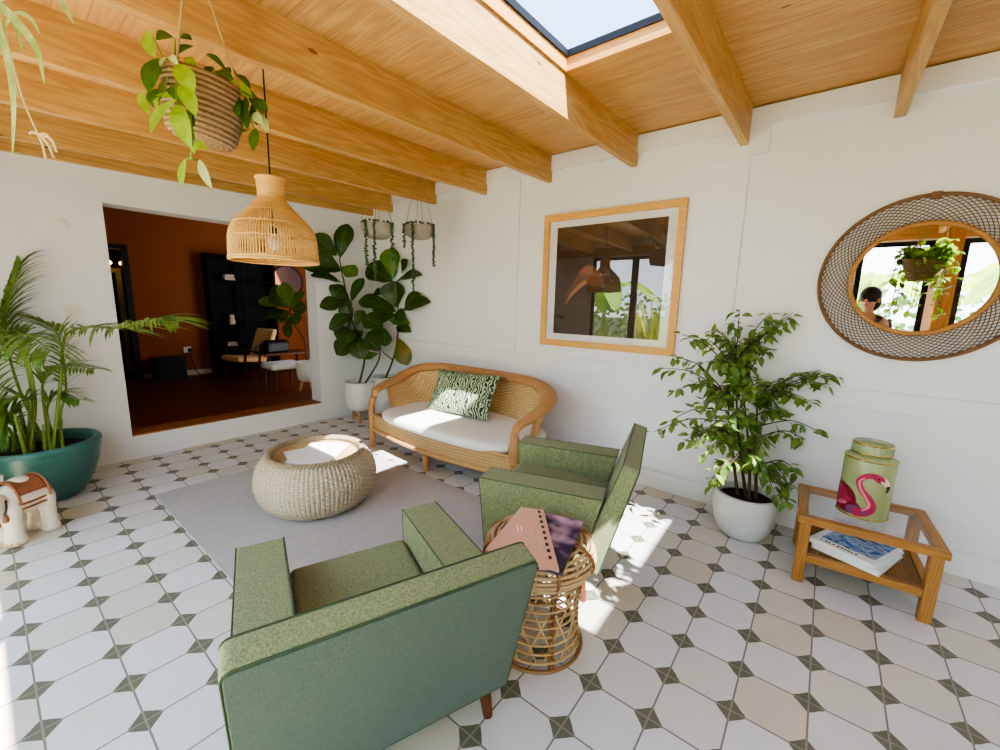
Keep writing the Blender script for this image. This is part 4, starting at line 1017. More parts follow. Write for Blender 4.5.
# ---- pendant lamp
M['rattan'] = plain('rattan_rib', (216, 172, 104), .5, .12, 30)
PL = V((-8.62, -1.04, 7.38))
pl = thing('pendant_lamp', PL, 'bell shaped rattan pendant lamp hanging in front of the opening', 'lamp')
def shade(prof, n, r, hoops, name):
    P_ = cr([(a, 0, z) for a, z in prof], 4); b = MB()
    for i in range(n):
        a = 2 * PI * i / n; b.tube([V((p.x * math.cos(a), p.x * math.sin(a), p.z)) for p in P_], r, 4, caps=False)
    for z_, hr in hoops: 
        rr_ = min(P_, key=lambda p: abs(p.z - z_)).x
        b.tube(circle((0, 0, z_), rr_, 48), hr, 6, closed=True)
    return obj(name, b, M['rattan'], pl)
shade([(1.0, 0), (.99, .28), (.97, .56), (.9, .78), (.7, 1.03), (.45, 1.28), (.33, 1.44), (.29, 1.55), (.31, 1.97)], 96, .0145, [(0, .035), (.05, .028), (.52, .016), (.86, .016), (1.17, .016), (1.55, .018), (1.94, .028)], 'outer_shade')
shade([(.87, .05), (.85, .27), (.8, .54), (.64, .77), (.38, .9), (.18, .95)], 64, .0145, [(.1, .02), (.45, .018), (.77, .018), (.95, .02)], 'inner_shade')
ce = cz(PL.y) - PL.z
b = MB(); b.tube([(0, 0, .8), (0, 0, 2.2), (0, 0, ce - .02)], .02, 6); b.lathe([(.001, ce - .12), (.16, ce - .12), (.18, ce - .01)], 20); obj('cord', b, M['black'], pl)
b = MB(); b.lathe([(.001, .8), (.09, .8), (.09, .62), (.001, .62)], 16); obj('lamp_holder', b, M['black'], pl)
b = MB(); b.ball((0, 0, .45), (.16, .16, .2), 20, 12); obj('bulb', b, plain('bulb_glass', (235, 232, 225), .1, .01, spec=.6), pl)

# ---- rope basket with hoya
M['ropewv'] = coil('rope_coil', (176, 146, 108), (128, 100, 72), (66, 48, 32), 26)
M['hoyaL'] = leafm('hoya_light', (140, 176, 40), (176, 204, 70), rough=.35, trans=.45)
M['hoyaD'] = leafm('hoya_dark', (40, 78, 26), (66, 104, 34), rough=.35, trans=.15)
M['hoyaP'] = leafm('hoya_pale', (176, 196, 130), (200, 214, 160), rough=.4, trans=.3)
HB = V((-6.02, -3.05, 0)); dph = 6.85
HB = atd(204, 110, dph)
hb = thing('hanging_basket', HB, 'coiled rope hanging basket with a leafy green hoya under the beams', 'plant')
up_d = V((.13, .10, 1)).normalized(); q_ = V((0, 0, 1)).rotation_difference(up_d).to_matrix()
def tilt(mb):
    mb.v = [q_ @ p for p in mb.v]; return mb
b = MB(); b.lathe([(.001, -.5), (.42, -.5), (.49, -.42), (.56, -.1), (.57, .22), (.54, .43), (.52, .45), (.49, .38), (.43, -.3)], 48, su=1, sv=1); pot_ = obj('basket', tilt(b), M['ropewv'], hb, ang=70)
b = MB(); b.lathe([(.5, .3), (.001, .33)], 24); obj('soil', tilt(b), M['soil'], pot_)
tp = at(189, -64, 2, 11.84) - HB
b = MB(); ca = math.atan2(CR.y, CR.x)
for a in (ca + .15, ca + PI - .1):
    s_ = q_ @ V((.55 * math.cos(a), .55 * math.sin(a), .33)); b.tube([s_, s_.lerp(tp, .5), tp], .02, 6); b.ball(s_, .045, 8, 6)
b.ball(tp, .05, 8, 6); obj('ropes', b, M['rope'], hb)
random.seed(31)
def croph(x, y): return 130 + x / 4.412, 20 + y / 4.412
HL = [(150, 190, 175, 260, 50, -.3, 1), (165, 250, 150, 340, 56, -.6, 1), (190, 290, 215, 360, 44, -.7, 1), (240, 300, 262, 400, 50, -.7, 1), (150, 330, 120, 390, 44, -.7, 0), (180, 200, 250, 215, 40, -.4, 1), (250, 440, 285, 530, 44, -.8, 1), (400, 215, 470, 240, 40, .3, 1), (480, 300, 560, 350, 42, .1, 1), (510, 340, 500, 420, 40, .1, 1), (560, 350, 610, 400, 34, .2, 1), (75, 45, 112, 165, 58, -.5, 0), (190, 75, 115, 88, 68, .2, 1), (203, 78, 272, 88, 56, .2, 1), (280, 115, 200, 158, 44, .1, 1), (135, 205, 178, 160, 34, -.7, 2), (178, 160, 215, 200, 28, -.7, 2), (130, 170, 82, 320, 70, -.6, 1), (215, 195, 280, 332, 66, -.8, 0), (205, 352, 92, 498, 100, -.9, 0), (208, 375, 268, 565, 64, -.9, 0), (228, 280, 292, 425, 56, -.8, 0), (120, 305, 105, 385, 50, -.6, 1), (45, 318, 85, 418, 32, -.5, 0), (280, 545, 342, 572, 34, -.7, 0), (300, 540, 285, 590, 30, -.8, 0), (245, 612, 232, 738, 48, -.6, 0), (305, 618, 360, 742, 34, -.6, 2), (385, 225, 455, 275, 54, .2, 1), (335, 150, 425, 220, 28, .3, 1), (362, 205, 340, 245, 40, .2, 1), (445, 268, 540, 345, 50, .1, 0), (458, 238, 532, 302, 36, .3, 1), (530, 330, 590, 415, 46, .2, 1), (540, 370, 562, 465, 36, .2, 1), (500, 380, 520, 482, 44, .1, 1), (580, 420, 606, 498, 34, .2, 2), (555, 478, 545, 578, 42, .1, 1), (530, 490, 488, 500, 30, .1, 1), (545, 410, 585, 460, 40, .1, 2), (120, 330, 190, 345, 40, -.7, 0), (470, 330, 480, 430, 40, .0, 1), (245, 170, 290, 200, 36, -.3, 0), (235, 400, 285, 470, 46, -.7, 1), (255, 200, 300, 230, 34, -.3, 1), (110, 200, 100, 270, 44, -.4, 1)]
b = MB()
for (x0, y0, x1, y1, w_, dd, mi) in HL:
    b.cur = mi; a = atd(*croph(x0, y0), dph + dd) - HB; c_ = atd(*croph(x1, y1), dph + dd - .1) - HB
    b.leaf(a, c_, w_ / 4.412 / FPX * dph * 1.05, -CF + V((random.uniform(-.5, .5), random.uniform(-.5, .5), .5)), 'oval', random.uniform(.03, .15), .1, 7)
obj('foliage', b, [M['hoyaL'], M['hoyaD'], M['hoyaP']], hb, ang=80)
b = MB()
for pts in ([(190, 210, 0), (200, 110, 0), (195, 80, .2)], [(160, 200, -.3), (110, 90, -.5), (85, 50, -.5)], [(215, 200, -.5), (205, 290, -.8), (205, 360, -.9)], [(275, 560, -.8), (270, 610, -.7), (300, 618, -.6)], [(270, 610, -.7), (245, 615, -.6)], [(270, 420, -.8), (275, 560, -.8)], [(370, 230, 0), (450, 270, .1), (530, 340, .2), (580, 420, .2)], [(480, 350, .1), (520, 420, .1), (550, 480, .1)], [(200, 200, -.3), (150, 170, -.5), (90, 250, -.5), (70, 370, -.5)]):
    b.tube(cr([atd(*croph(x, y), dph + dd) - HB for x, y, dd in pts], 5), .012, 5)
obj('vines', b, M['greenstem'], hb)

# ---- spider plant hanging at the upper left
M['spider'] = leafm('spider_leaf', (150, 176, 96), (196, 210, 150), rough=.4, trans=.4)
dps = 5.2
SP = atd(-48, -62, dps)
sp_ = thing('spider_plant', SP, 'striped spider plant leaves dangling at the upper left corner', 'plant')
b = MB(); b.lathe([(.001, -.45), (.4, -.45), (.55, .3), (.58, .35), (.5, .3)], 32); pot_ = obj('pot', b, M['white'], sp_, ang=60)
b = MB(); zt = cz(SP.y) - SP.z
for a in (0, 2.1, 4.2): b.tube([(.56 * math.cos(a), .56 * math.sin(a), .32), (0, 0, zt - .02)], .015, 5)
obj('cords', b, M['rope'], sp_)
def crops(x, y): return x / 4.1667, y / 4.1667
b = MB()
def strap(pts, w_):
    P_ = cr([atd(*crops(x, y), dps + dd) - SP for x, y, dd in pts], 6); vs = []; N_ = len(P_)
    for i, p in enumerate(P_):
        t_ = (P_[min(i + 1, N_ - 1)] - P_[max(i - 1, 0)]).normalized(); s_ = t_.cross(-CF).normalized(); ww = w_ * (1 - (i / (N_ - 1)) ** 4) * .5 + .004
        vs += [p - s_ * ww, p - CF * -.012, p + s_ * ww]
    fs = []
    for i in range(N_ - 1): fs += [(3 * i, 3 * i + 1, 3 * i + 4, 3 * i + 3), (3 * i + 1, 3 * i + 2, 3 * i + 5, 3 * i + 4)]
    b.add(vs, fs)
strap([(-190, -250, 0), (-40, -20, 0), (60, 80, -.1), (150, 200, -.1), (185, 350, -.1)], .1)
strap([(-190, -250, 0), (-60, 20, 0), (20, 200, -.2), (55, 420, -.2), (52, 640, -.2)], .09)
strap([(-190, -250, 0), (-80, -30, .1), (10, 110, .1), (40, 270, .1), (75, 405, .1)], .07)
strap([(20, 110, 0), (65, 55, -.1), (125, 75, -.2), (165, 140, -.2)], .05)
strap([(-10, 0, 0), (60, 100, .1), (95, 220, .1)], .06)
strap([(-60, -200, 0), (200, -60, -.1), (262, 20, -.2), (306, 98, -.2)], .07)
strap([(-190, -250, 0), (-120, 60, 0), (-60, 300, 0)], .09); strap([(-190, -250, 0), (-300, -60, 0), (-340, 100, .1)], .09)
obj('leaves', b, M['spider'], sp_, ang=80)
b = MB()
b.tube(cr([atd(*crops(x, y), dps) - SP for x, y in [(-150, -200), (-20, 0), (40, 210), (95, 410), (160, 560)]], 6), .012, 5)
for e in [[(160, 560), (180, 610), (190, 660)], [(160, 560), (215, 580), (235, 632)], [(160, 560), (135, 550), (122, 560)], [(165, 560), (200, 600), (225, 655)], [(160, 560), (195, 560), (215, 590)]]:
    b.tube(cr([atd(*crops(x, y), dps) - SP for x, y in e], 4), .014, 5)
obj('runner', b, plain('pale_runner', (206, 180, 130), .6), sp_)

# ---- two small hanging bowls with trailing strings
M['bowl'] = plain('pale_concrete', (150, 143, 134), .6, .06, 8)
M['pearl'] = plain('string_leaf', (62, 92, 58), .5, .2, 30)
def bowl_planter(u, v, X, strands, label, rr_=.64):
    c = at(u, v, 0, X); t = thing('hanging_bowl_planter', c, label, 'planter', 0, 'hanging bowls in the corner')
    b = MB(); b.lathe([(.001, -.3), (rr_ * .55, -.29), (rr_ * .85, -.18), (rr_, .02), (rr_, .24), (rr_ - .06, .25), (rr_ - .08, .1)], 40); pot_ = obj('bowl', b, M['bowl'], t, ang=60)
    b = MB(); b.lathe([(rr_ - .07, .2), (.001, .22)], 24); obj('soil', b, M['soil'], pot_)
    b = MB(); zt = cz(c.y) - c.z - .02
    for i in range(4):
        a = PI / 4 + i * PI / 2 + .3; b.tube([(rr_ * .95 * math.cos(a), rr_ * .95 * math.sin(a), .22), (.0, 0, zt)], .012, 5)
    obj('cords', b, M['rope'], t)
    b = MB(); h = V((CR.x, CR.y, 0)).normalized(); f_ = V((CF.x, CF.y, 0)).normalized()
    for s_, L in strands:
        o = h * (s_ * rr_) - f_ * (rr_ * math.sqrt(max(0, 1.08 - s_ * s_)))
        z_ = .27; n = 0
        while z_ > -L:
            for q in range(2):
                b.ball(o + V((random.uniform(-.04, .04), random.uniform(-.04, .04), z_)), (.055, .055, .042), 6, 4)
            z_ -= .085
        b.tube([o + V((0, 0, .27)), o + V((0, 0, -L))], .008, 4)
    for q in range(40):
        a = random.uniform(0, 2 * PI); b.ball((rr_ * .93 * math.cos(a), rr_ * .93 * math.sin(a), .27 + random.uniform(0, .05)), .05, 6, 4)
    obj('trailing_strings', b, M['pearl'], t)
random.seed(9)
bowl_planter(377.5, 231, -12.0, [(-.42, 1.35), (.1, 2.0), (.98, 1.15)], 'pale hanging bowl planter with trailing strings, the left one, nearer the opening')
bowl_planter(419.5, 232, -12.0, [(-1.0, .75), (-.25, 2.6), (1.0, 1.5)], 'pale hanging bowl planter with trailing strings, the right one, over the sofa end')

# ================================================================== the orange room's furniture
M['tan'] = tweed('tan_linen', (222, 178, 112), (244, 208, 150), (216, 176, 116), 240)
lc = thing('lounge_chair', (-29.6, 6.1, DZ), 'tan lounge chair with wooden frame in the orange room', 'chair', math.radians(12))
b = MB(); b.prism([(-1.0, -1.55, 1.25), (-1.0, .5, 1.05), (-1.0, .5, 1.4), (-1.0, -1.55, 1.62)], (2.0, 0, 0)); obj('seat', b, M['tan'], lc, bevel=.14, seg=4)
b = MB(); b.prism([(-1.0, .35, 1.25), (-1.0, .75, 1.2), (-1.0, 1.45, 3.3), (-1.0, 1.15, 3.4)], (2.0, 0, 0)); obj('backrest', b, M['tan'], lc, bevel=.12, seg=4)
for x in (-1.08, 1.08):
    b = MB(); b.tube([(x, -1.2, 1.95), (x, .9, 1.75)], .09, 8, flat=.6); b.tube([(x, -1.1, 1.9), (x, -1.3, 0)], [.08, .05], 8); b.tube([(x, .4, 1.85), (x, 1.0, 0)], [.08, .05], 8); b.tube([(x, -1.15, 1.1), (x, .55, .95)], .06, 8); obj('side_frame', b, M['darkwood'], lc)
# dark cabinet
M['cabblack'] = plain('cabinet_black', (13, 11, 10), .6, .05, spec=.1)
cb = thing('display_cabinet', (-32.4, 6.8, DZ), 'tall black display cabinet against the orange wall', 'cabinet')
b = MB(); cw, chh = 2.25, 8.55
b.bb(-.55, .55, -cw, -cw + .15, .1, chh).bb(-.55, .55, cw - .15, cw, .1, chh).bb(-.55, .55, -cw, cw, chh - .15, chh).bb(-.55, .55, -cw, cw, .1, .35).bb(-.55, -.48, -cw, cw, .1, chh)
for z_ in (1.9, 3.5, 5.1, 6.7): b.bb(-.5, .5, -cw + .15, cw - .15, z_, z_ + .08)
obj('carcass', b, M['cabblack'], cb, smooth=False)
b = MB(); b.bb(.45, .55, -.1, .1, .35, chh - .15); 
for z_ in (2.9, 5.7): b.bb(.48, .54, -cw + .15, cw - .15, z_, z_ + .06)
obj('door_frame', b, M['cabblack'], cb, smooth=False)
for y_, z_, w_, h_, lab in ((5.95, 7.78, .5, .42, 'pale folded cloth on the upper shelf of the black cabinet'), (5.95, 4.52, .32, .75, 'pale figurine on the middle shelf of the black cabinet'), (5.8, 2.95, .5, .3, 'small pale box on the lower shelf of the black cabinet')):
    zz = {7.78: DZ + 6.79, 4.52: DZ + 3.59, 2.95: DZ + 1.99}[z_]
    b = MB()
    if w_ < .4: b.lathe([(.001, 0), (.2, 0), (.24, .2), (.16, .42), (.2, .6), (.1, .74), (.001, .76)], 20)
    else: b.bb(-.3, .3, -w_ / 2 - .1, w_ / 2 + .1, 0, h_ * .5).bb(-.26, .26, -w_ / 2 - .06, w_ / 2 + .06, h_ * .5 + .002, h_)
    o = obj('ornament', b, plain('pale_ornament', (190, 170, 146), .6), bevel=.03); o.location = V((-32.3, y_, zz)) * T; tag(o, lab, 'ornament')
# black box + socket
bx_ = thing('black_case', (-32.2, 1.9, DZ), 'black storage case on the floor by the orange wall', 'case')
b = MB(); b.bb(-.5, .5, -.85, .85, 0, 1.35); obj('body', b, M['black'], bx_, bevel=.06, smooth=False)
b = MB(); b.bb(-.52, .52, -.87, .87, 1.36, 1.5); obj('lid', b, M['black'], bx_, bevel=.04, smooth=False)
b = MB(); b.tube([(.55, -.3, 1.0), (.66, -.3, 1.0), (.66, .3, 1.0), (.55, .3, 1.0)], .03, 6); obj('handle', b, M['gold'], bx_)
b = MB(); b.bb(DX, DX + .06, 3.0, 3.45, 2.55, 2.95); tag(obj('wall_socket', b, M['wallplate'], bevel=.015, smooth=False), 'white wall socket on the orange wall', 'socket')
b = MB(); b.bb(DX + .06, DX + .3, 3.25, 3.42, 2.6, 2.85); b.tube(cr([(DX + .25, 3.34, 2.6), (DX + .3, 3.4, 1.8), (DX + .3, 3.7, 1.0), (DX + .4, 4.3, .96)], 6), .03, 6); tag(obj('power_cord', b, M['black']), 'black plug and cord hanging from the wall socket', 'cord')
# round mirror
rm_ = thing('round_mirror', (DX, 10.45, 7.9), 'round black framed mirror on the orange wall', 'mirror')
b = MB(); b.tube(circle((.08, 0, 0), 1.25, 48, 'x'), .08, 8, closed=True); obj('frame', b, M['black'], rm_)
b = MB(); b.add(circle((.08, 0, 0), 1.22, 48, 'x'), [list(range(48))]); obj('mirror_glass', b, M['mirror'], rm_, smooth=False)
# low table with bag, stool and plant
lt = thing('low_table', (-26.2, 6.8, DZ), 'dark wooden side table beside the tan lounge chair', 'side table')
b = MB(); b.bb(-.9, .9, -1.5, 1.5, 1.9, 2.02); obj('top', b, M['legwood'], lt, bevel=.03, smooth=False)
for sx in (-1, 1):
    for sy in (-1, 1):
        b = MB(); b.tube([(sx * .8, sy * 1.35, 0), (sx * .7, sy * 1.2, 1.9)], [.06, .09], 8); obj('leg', b, M['darkwood'], lt)
bg_ = thing('black_bag', (-26.3, 6.3, DZ + 2.035), 'black leather bag lying on the dark side table', 'bag', .2)
b = MB(); b.prism([(-.5, -.85, 0), (.5, -.85, 0), (.42, -.75, .65), (.12, -.7, .8), (-.12, -.7, .8), (-.42, -.75, .65)], (0, 1.6, 0)); obj('body', b, M['black'], bg_, bevel=.12, seg=3)
b = MB(); b.tube(cr([(0, -.6, .75), (.1, -1.2, .5), (.2, -1.5, .2), (.3, -1.3, .03)], 6), .05, 6); obj('strap', b, M['black'], bg_)
os_ = thing('ottoman', (-24.0, 5.75, DZ), 'cream cushioned wooden stool in front of the dark side table', 'stool')
b = MB(); b.prism([(-.85, -1.0, 1.25), (.85, -1.0, 1.25), (.85, -1.0, 1.65), (-.85, -1.0, 1.65)], (0, 2.0, 0)); obj('seat', b, M['cushion'], os_, bevel=.17, seg=4)
b = MB(); b.bb(-.75, .75, -.85, .85, 1.12, 1.26); obj('seat_frame', b, M['legwood'], os_, smooth=False)
for sx in (-1, 1):
    for sy in (-1, 1):
        b = MB(); b.tube([(sx * .75, sy * .8, 0), (sx * .68, sy * .75, 1.2)], [.07, .11], 8); obj('leg', b, M['legwood'], os_)
DP = V((-22.3, 6.45, DZ))
dp_ = thing('fiddle_leaf_fig', DP, 'fiddle leaf fig in a white legged pot inside the orange room', 'plant')
b = MB(); b.lathe([(.001, .55), (.4, .57), (.56, .75), (.62, 1.1), (.64, 1.75), (.6, 1.78), (.58, 1.6)], 40); pot_ = obj('pot', b, M['white'], dp_, ang=60)
b = MB(); b.lathe([(.59, 1.62), (.001, 1.65)], 24); obj('soil', b, M['soil'], pot_)
for i in range(3):
    a = 2 * PI * i / 3 + 2.4; b = MB(); b.tube([(.5 * math.cos(a), .5 * math.sin(a), 0), (.35 * math.cos(a), .35 * math.sin(a), .72)], [.06, .09], 8); obj('leg', b, M['canetube'], dp_)
def cropd(x, y): return 190 + x / 5, 260 + y / 5
dpd = (DP - CAM).dot(CF); b = MB()
for P_ in ([(585, 500, 0), (570, 400, 0), (515, 310, 0), (500, 240, 0)], [(590, 500, .1), (600, 420, .1), (570, 260, .1)]): b.tube(cr([atd(*cropd(x, y), dpd + dd) - DP for x, y, dd in P_], 5), .05, 6)
obj('stem', b, M['stem'], dp_)
b = MB(); random.seed(4)
for x0, y0, x1, y1, w_, mi in ((500, 230, 470, 110, 75, 1), (490, 230, 340, 205, 60, 1), (500, 250, 575, 160, 60, 0), (510, 250, 585, 240, 75, 0), (500, 260, 440, 300, 80, 0), (490, 240, 400, 160, 70, 0), (510, 270, 540, 320, 70, 0), (480, 250, 380, 290, 60, 0), (500, 280, 490, 390, 50, 0), (470, 220, 420, 120, 50, 0)):
    b.cur = mi; b.leaf(atd(*cropd(x0, y0), dpd + .1) - DP, atd(*cropd(x1, y1), dpd + random.uniform(-.6, .3)) - DP, w_ / 5 / FPX * dpd * 1.1, -CF + V((0, 0, .5)), 'fiddle', .1, .06, 8, .03)
obj('foliage', b, [M['fid'], M['fid2']], dp_, ang=80)
# little lamps in the passage
for q, (y_, lab) in enumerate(((.0, 'small glowing bulb in the dark passage, left one'), (.62, 'small glowing bulb in the dark passage, right one'))):
    t = thing('hanging_bulb', (DX - 2, y_, 8.55), lab, 'lamp')
    b = MB(); b.ball((0, 0, 0), (.12, .14, .12), 12, 8); obj('bulb', b, emit('warm_bulb', (255, 190, 90), 14), t)
    b = MB(); b.tube([(0, 0, .1), (0, 0, 1.2)], .02, 5); obj('cord', b, M['black'], t)

# ================================================================== garden beyond the glass doors (seen in the mirror and the picture glass)
M['paleground'] = plain('pale_bounce_ground', (196, 190, 174), .9, .12, 3)  # garden lawn turned pale so it bounces neutral light indoors
b = MB(); b.bb(-70, 60, -90, YF - .6, -.6, -.35); struct('ground', b, M['paleground'], 'ground outside the garden doors, made pale to bounce light indoors', smooth=False)
b = MB(); b.bb(-70, 60, -36, -35.5, -.35, 5); struct('wall_garden', b, plain('garden_wall_paint', (206, 206, 200), .8), 'pale garden wall behind the plants outside', smooth=False)
M['hedge'] = leafm('hedge_leaf', (62, 100, 46), (110, 146, 74), rough=.5, trans=.2)
M['banana'] = leafm('banana_leaf', (96, 148, 60), (150, 190, 96), (180, 210, 130), rough=.4, trans=.35, var=.5)
random.seed(14)
b = MB()
for i in range(2600):
    x = random.uniform(-45, 40); z = random.uniform(0, 8.5); y = -33.2 + random.uniform(-.8, 1.0) - .0 * z
    p = V((x, y, z)); b.leaf(p, p + V((random.uniform(-1, 1), random.uniform(-.2, 1), random.uniform(-1, .6))).normalized() * .9, .55, V((0, 1, .6)), 'drop', .1, .1, 3)
tag(obj('hedge', b, M['hedge']), 'leafy green hedge along the pale garden wall outside', 'hedge', None, 'stuff')
def banana(loc, h, n, label, seed):
    random.seed(seed); t = thing('banana_plant', loc, label, 'plant', 0, 'banana plants in the garden')
    s = MB(); s.tube([(0, 0, 0), (.1, 0, h * .5), (0, .1, h * .62)], [.45, .32, .16], 10); obj('stem', s, M['greenstem'], t)
    b = MB()
    for i in range(n):
        a = 2 * PI * i / n + random.uniform(-.3, .3); d = V((math.cos(a), math.sin(a), 0)); L = h * random.uniform(.5, .7)
        p0 = V((0, .1, h * .58)); mid = p0 + d * L * .35 + V((0, 0, L * .55)); e = p0 + d * L * .95 + V((0, 0, L * random.uniform(.1, .5)))
        P_ = cr([p0, mid, e], 7); sd = d.cross(V((0, 0, 1))); vs = []
        for j, p in enumerate(P_):
            q = j / (len(P_) - 1); w_ = 1.1 * math.sin(PI * min(1, q * .95 + .04)) ** .6 * (q > .08) + .05
            vs += [p - sd * w_ + V((0, 0, .25 * w_)), p, p + sd * w_ + V((0, 0, .25 * w_))]
        fs = []; uv = []; N_ = len(P_)
        for j in range(N_ - 1):
            fs += [(3 * j, 3 * j + 1, 3 * j + 4, 3 * j + 3), (3 * j + 1, 3 * j + 2, 3 * j + 5, 3 * j + 4)]
            uv += [[(0, j / N_), (.5, j / N_), (.5, (j + 1) / N_), (0, (j + 1) / N_)], [(.5, j / N_), (1, j / N_), (1, (j + 1) / N_), (.5, (j + 1) / N_)]]
        b.add(vs, fs, uv)
    obj('leaves', b, M['banana'], t, ang=80)
banana((3.6, -18, -.35), 10, 8, 'banana plant outside, left one in the mirror', 1)
banana((14.5, -23, -.35), 11, 8, 'banana plant outside, right one in the mirror', 2)
banana((-17.5, -21, -.35), 10, 7, 'banana plant outside, reflected in the picture glass', 3)
gp = thing('garden_grass', (-9.2, -13, -.35), 'tall yellow green ornamental grass outside, reflected in the picture glass', 'plant')
b = MB(); random.seed(8)
for i in range(140):
    a = random.uniform(0, 2 * PI); L = random.uniform(4, 8); d = V((math.cos(a), math.sin(a), 0)); p = d * random.uniform(0, .6)
    b.leaf(p, p + d * L * .35 + V((0, 0, L)), .16, d + V((0, 0, .2)), 'strap', -.12, .1, 5)
obj('blades', b, leafm('grass_blade', (140, 160, 66), (196, 196, 100), rough=.5, trans=.3), gp)

# ---- hanging plant under the second rooflight, the one the mirror shows
MH = V((5.05, .9, 8.15))
mh = thing('hanging_plant', MH, 'bushy light green hanging plant behind the camera, reflected in the round mirror', 'plant')
b = MB(); b.lathe([(.001, -.45), (.4, -.45), (.6, .1), (.62, .35), (.55, .35), (.5, .1)], 36, su=1, sv=1); pot_ = obj('basket', b, M['ropewv'], mh, ang=70)
zt = cz(MH.y) - MH.z - .02
b = MB()
for a in (0, 2.1, 4.2): b.tube([(.6 * math.cos(a), .6 * math.sin(a), .3), (0, 0, zt)], .018, 5)
obj('ropes', b, M['rope'], mh)
b = MB(); random.seed(17); vn = MB()
for i in range(26):
    a = random.uniform(0, 2 * PI); R0 = random.uniform(.4, .95); dz = random.choice((.6, .3, -.4, -1.0, -1.7)) + random.uniform(-.2, .3)
    P_ = cr([(.2 * math.cos(a), .2 * math.sin(a), .3), (R0 * .8 * math.cos(a), R0 * .8 * math.sin(a), .55), (R0 * math.cos(a), R0 * math.sin(a), dz)], 5)
    vn.tube(P_, .014, 4)
    for q in range(1, len(P_)):
        for s_ in range(2):
            d = V((random.uniform(-1, 1), random.uniform(-1, 1), random.uniform(-.8, .5))).normalized(); p = P_[q]
            b.cur = 0 if random.random() < .7 else 1
            b.leaf(p, p + d * random.uniform(.28, .42), .2, V((0, 0, 1)), 'oval', .1, .1, 4)
obj('foliage', b, [M['hoyaL'], M['hoyaD']], mh, ang=80); obj('vines', vn, M['greenstem'], mh)

# ---- the photographer, seen only as a dark head in the mirror
M['skin'] = plain('skin', (196, 148, 120), .5, .04, 8); M['hair'] = plain('dark_hair', (34, 26, 22), .6, .2, 60); M['shirt'] = plain('grey_shirt', (110, 112, 118), .85, .06, 20); M['jeans'] = plain('dark_jeans', (44, 52, 72), .9, .1, 30)
PE = V((4.15, -7.25, 0))
pe = thing('person', PE, 'person with dark hair holding up a phone, their head reflected in the round mirror', 'person', math.radians(112))
def skin(name, verts, edges, rad, mats, parent, sub=2):
    me = bpy.data.meshes.new(name); me.from_pydata([tuple(V(v) * T) for v in verts], edges, []); 
    for m_ in (mats if isinstance(mats, list) else [mats]): me.materials.append(m_)
    o = bpy.data.objects.new(name, me); COL.objects.link(o); o.parent = parent
    md = o.modifiers.new('Skin', 'SKIN'); md.use_smooth_shade = True; md.branch_smoothing = .6
    for i, r_ in enumerate(rad):
        sv = me.skin_vertices[0].data[i]; rr_ = r_ if isinstance(r_, tuple) else (r_, r_); sv.radius = (rr_[0] * T, rr_[1] * T); sv.use_root = (i == 0)
    md = o.modifiers.new('Sub', 'SUBSURF'); md.levels = sub; md.render_levels = sub
    return o
# local x = forward, y = left; sized 1.56 m
bv = [(0, 0, 4.05), (0, 0, 4.7), (.03, 0, 5.5), (.02, 0, 6.15), (.05, 0, 6.6), (.12, 0, 6.85), (.14, 0, 7.25), (.12, 0, 7.55),
      (0, .36, 3.9), (.06, .4, 2.1), (0, .42, .35), (.35, .45, .12), (0, -.36, 3.9), (.06, -.4, 2.1), (0, -.42, .35), (.35, -.45, .12),
      (0, .72, 6.1), (.25, .95, 5.0), (.95, .6, 5.9), (1.2, .5, 6.25), (0, -.72, 6.1), (.3, -.95, 5.05), (1.0, -.3, 5.95), (1.25, -.1, 6.25)]
be = [(0, 1), (1, 2), (2, 3), (3, 4), (4, 5), (5, 6), (6, 7), (0, 8), (8, 9), (9, 10), (10, 11), (0, 12), (12, 13), (13, 14), (14, 15), (3, 16), (16, 17), (17, 18), (18, 19), (3, 20), (20, 21), (21, 22), (22, 23)]
br = [(.5, .62), (.42, .52), (.46, .58), (.36, .5), (.2, .2), (.24, .24), (.42, .36), (.34, .3), .42, .26, .16, .12, .42, .26, .16, .12, .24, .19, .14, .1, .24, .19, .14, .1]
skin('body', bv, be, br, M['skin'], pe)
sv_ = [bv[i] for i in (0, 1, 2, 3, 16, 17, 20, 21)]; skin('shirt', sv_, [(0, 1), (1, 2), (2, 3), (3, 4), (4, 5), (3, 6), (6, 7)], [(.56, .68), (.5, .6), (.53, .66), (.45, .58), .31, .25, .31, .25], M['shirt'], pe)
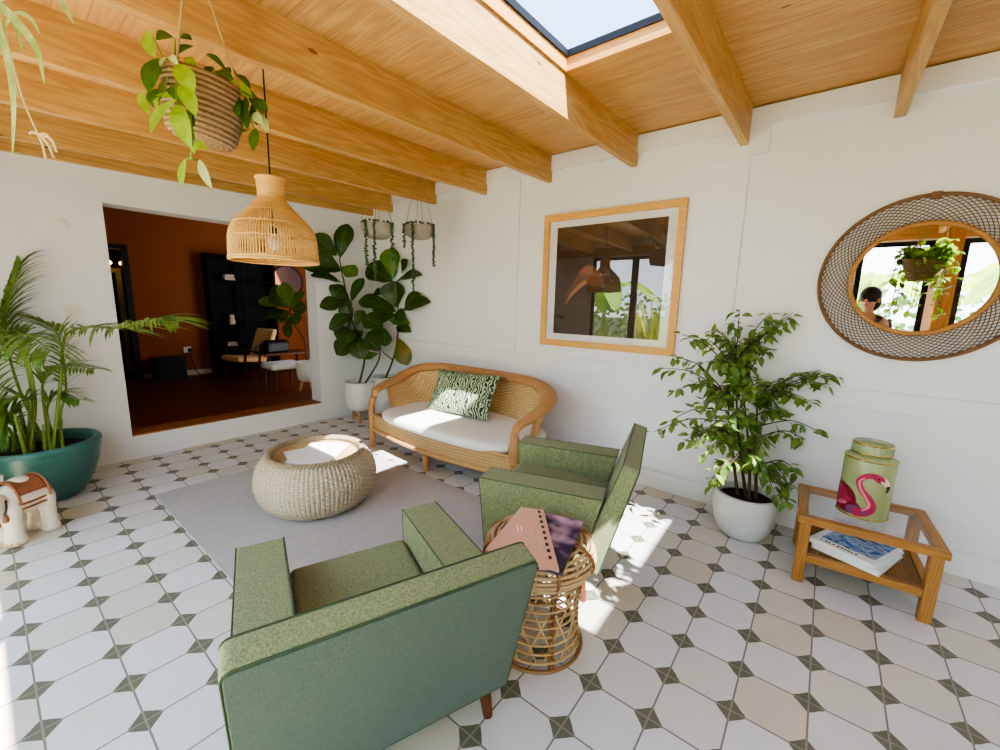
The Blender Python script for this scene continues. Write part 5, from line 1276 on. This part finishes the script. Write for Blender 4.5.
jv = [bv[i] for i in (0, 8, 9, 10, 12, 13, 14)]; skin('trousers', jv, [(0, 1), (1, 2), (2, 3), (0, 4), (4, 5), (5, 6)], [(.54, .66), .47, .31, .22, .47, .31, .22], M['jeans'], pe)
b = MB(); b.ball((.06, 0, 7.42), (.5, .46, .5), 24, 16); b.ball((-.22, 0, 7.1), (.3, .42, .55), 20, 12); obj('hair', b, M['hair'], pe)
b = MB(); b.ball((.56, 0, 7.1), (.1, .07, .12), 12, 8); obj('nose', b, M['skin'], pe)
for s_ in (-1, 1):
    b = MB(); b.ball((.18, s_ * .42, 7.15), (.08, .06, .13), 10, 8); obj('ear', b, M['skin'], pe)
    b = MB(); b.ball((.5, s_ * .16, 7.2), (.05, .07, .045), 12, 8); obj('eye', b, M['hair'], pe)
b = MB(); b.ball((.5, 0, 6.9), (.05, .13, .03), 12, 8); obj('mouth', b, plain('lips', (150, 80, 70), .5), pe)
for s_, hp in ((1, V(bv[19])), (-1, V(bv[23]))):
    hv = [hp, hp + V((.18, -s_ * .02, .14))]; he = [(0, 1)]; hr = [(.12, .1), (.13, .07)]
    for f in range(4):
        o0 = hv[1] + V((.05, -s_ * .05, .14 - .085 * f)); L = (.2, .23, .21, .16)[f]
        hv += [o0 + V((.06, -s_ * .06, .03)), o0 + V((.08, -s_ * (.06 + L * .7), .03)), o0 + V((.02, -s_ * (.06 + L * 1.1), .02))]; n0 = len(hv) - 3
        he += [(1, n0), (n0, n0 + 1), (n0 + 1, n0 + 2)]; hr += [.048, .044, .036]
    hv += [hv[0] + V((.02, -s_ * .08, .2)), hv[0] + V((.06, -s_ * .26, .3))]; n0 = len(hv) - 2; he += [(0, n0), (n0, n0 + 1)]; hr += [.055, .042]
    skin('hand', hv, he, hr, M['skin'], pe)
ph = thing('phone', PE + V((0, 0, 0)), 'black phone held up by the person behind the camera', 'phone', math.radians(112))
b = MB(); b.box((1.66, .2, 6.5), (.05, .84, .42)); obj('body', b, M['black'], ph, bevel=.02)
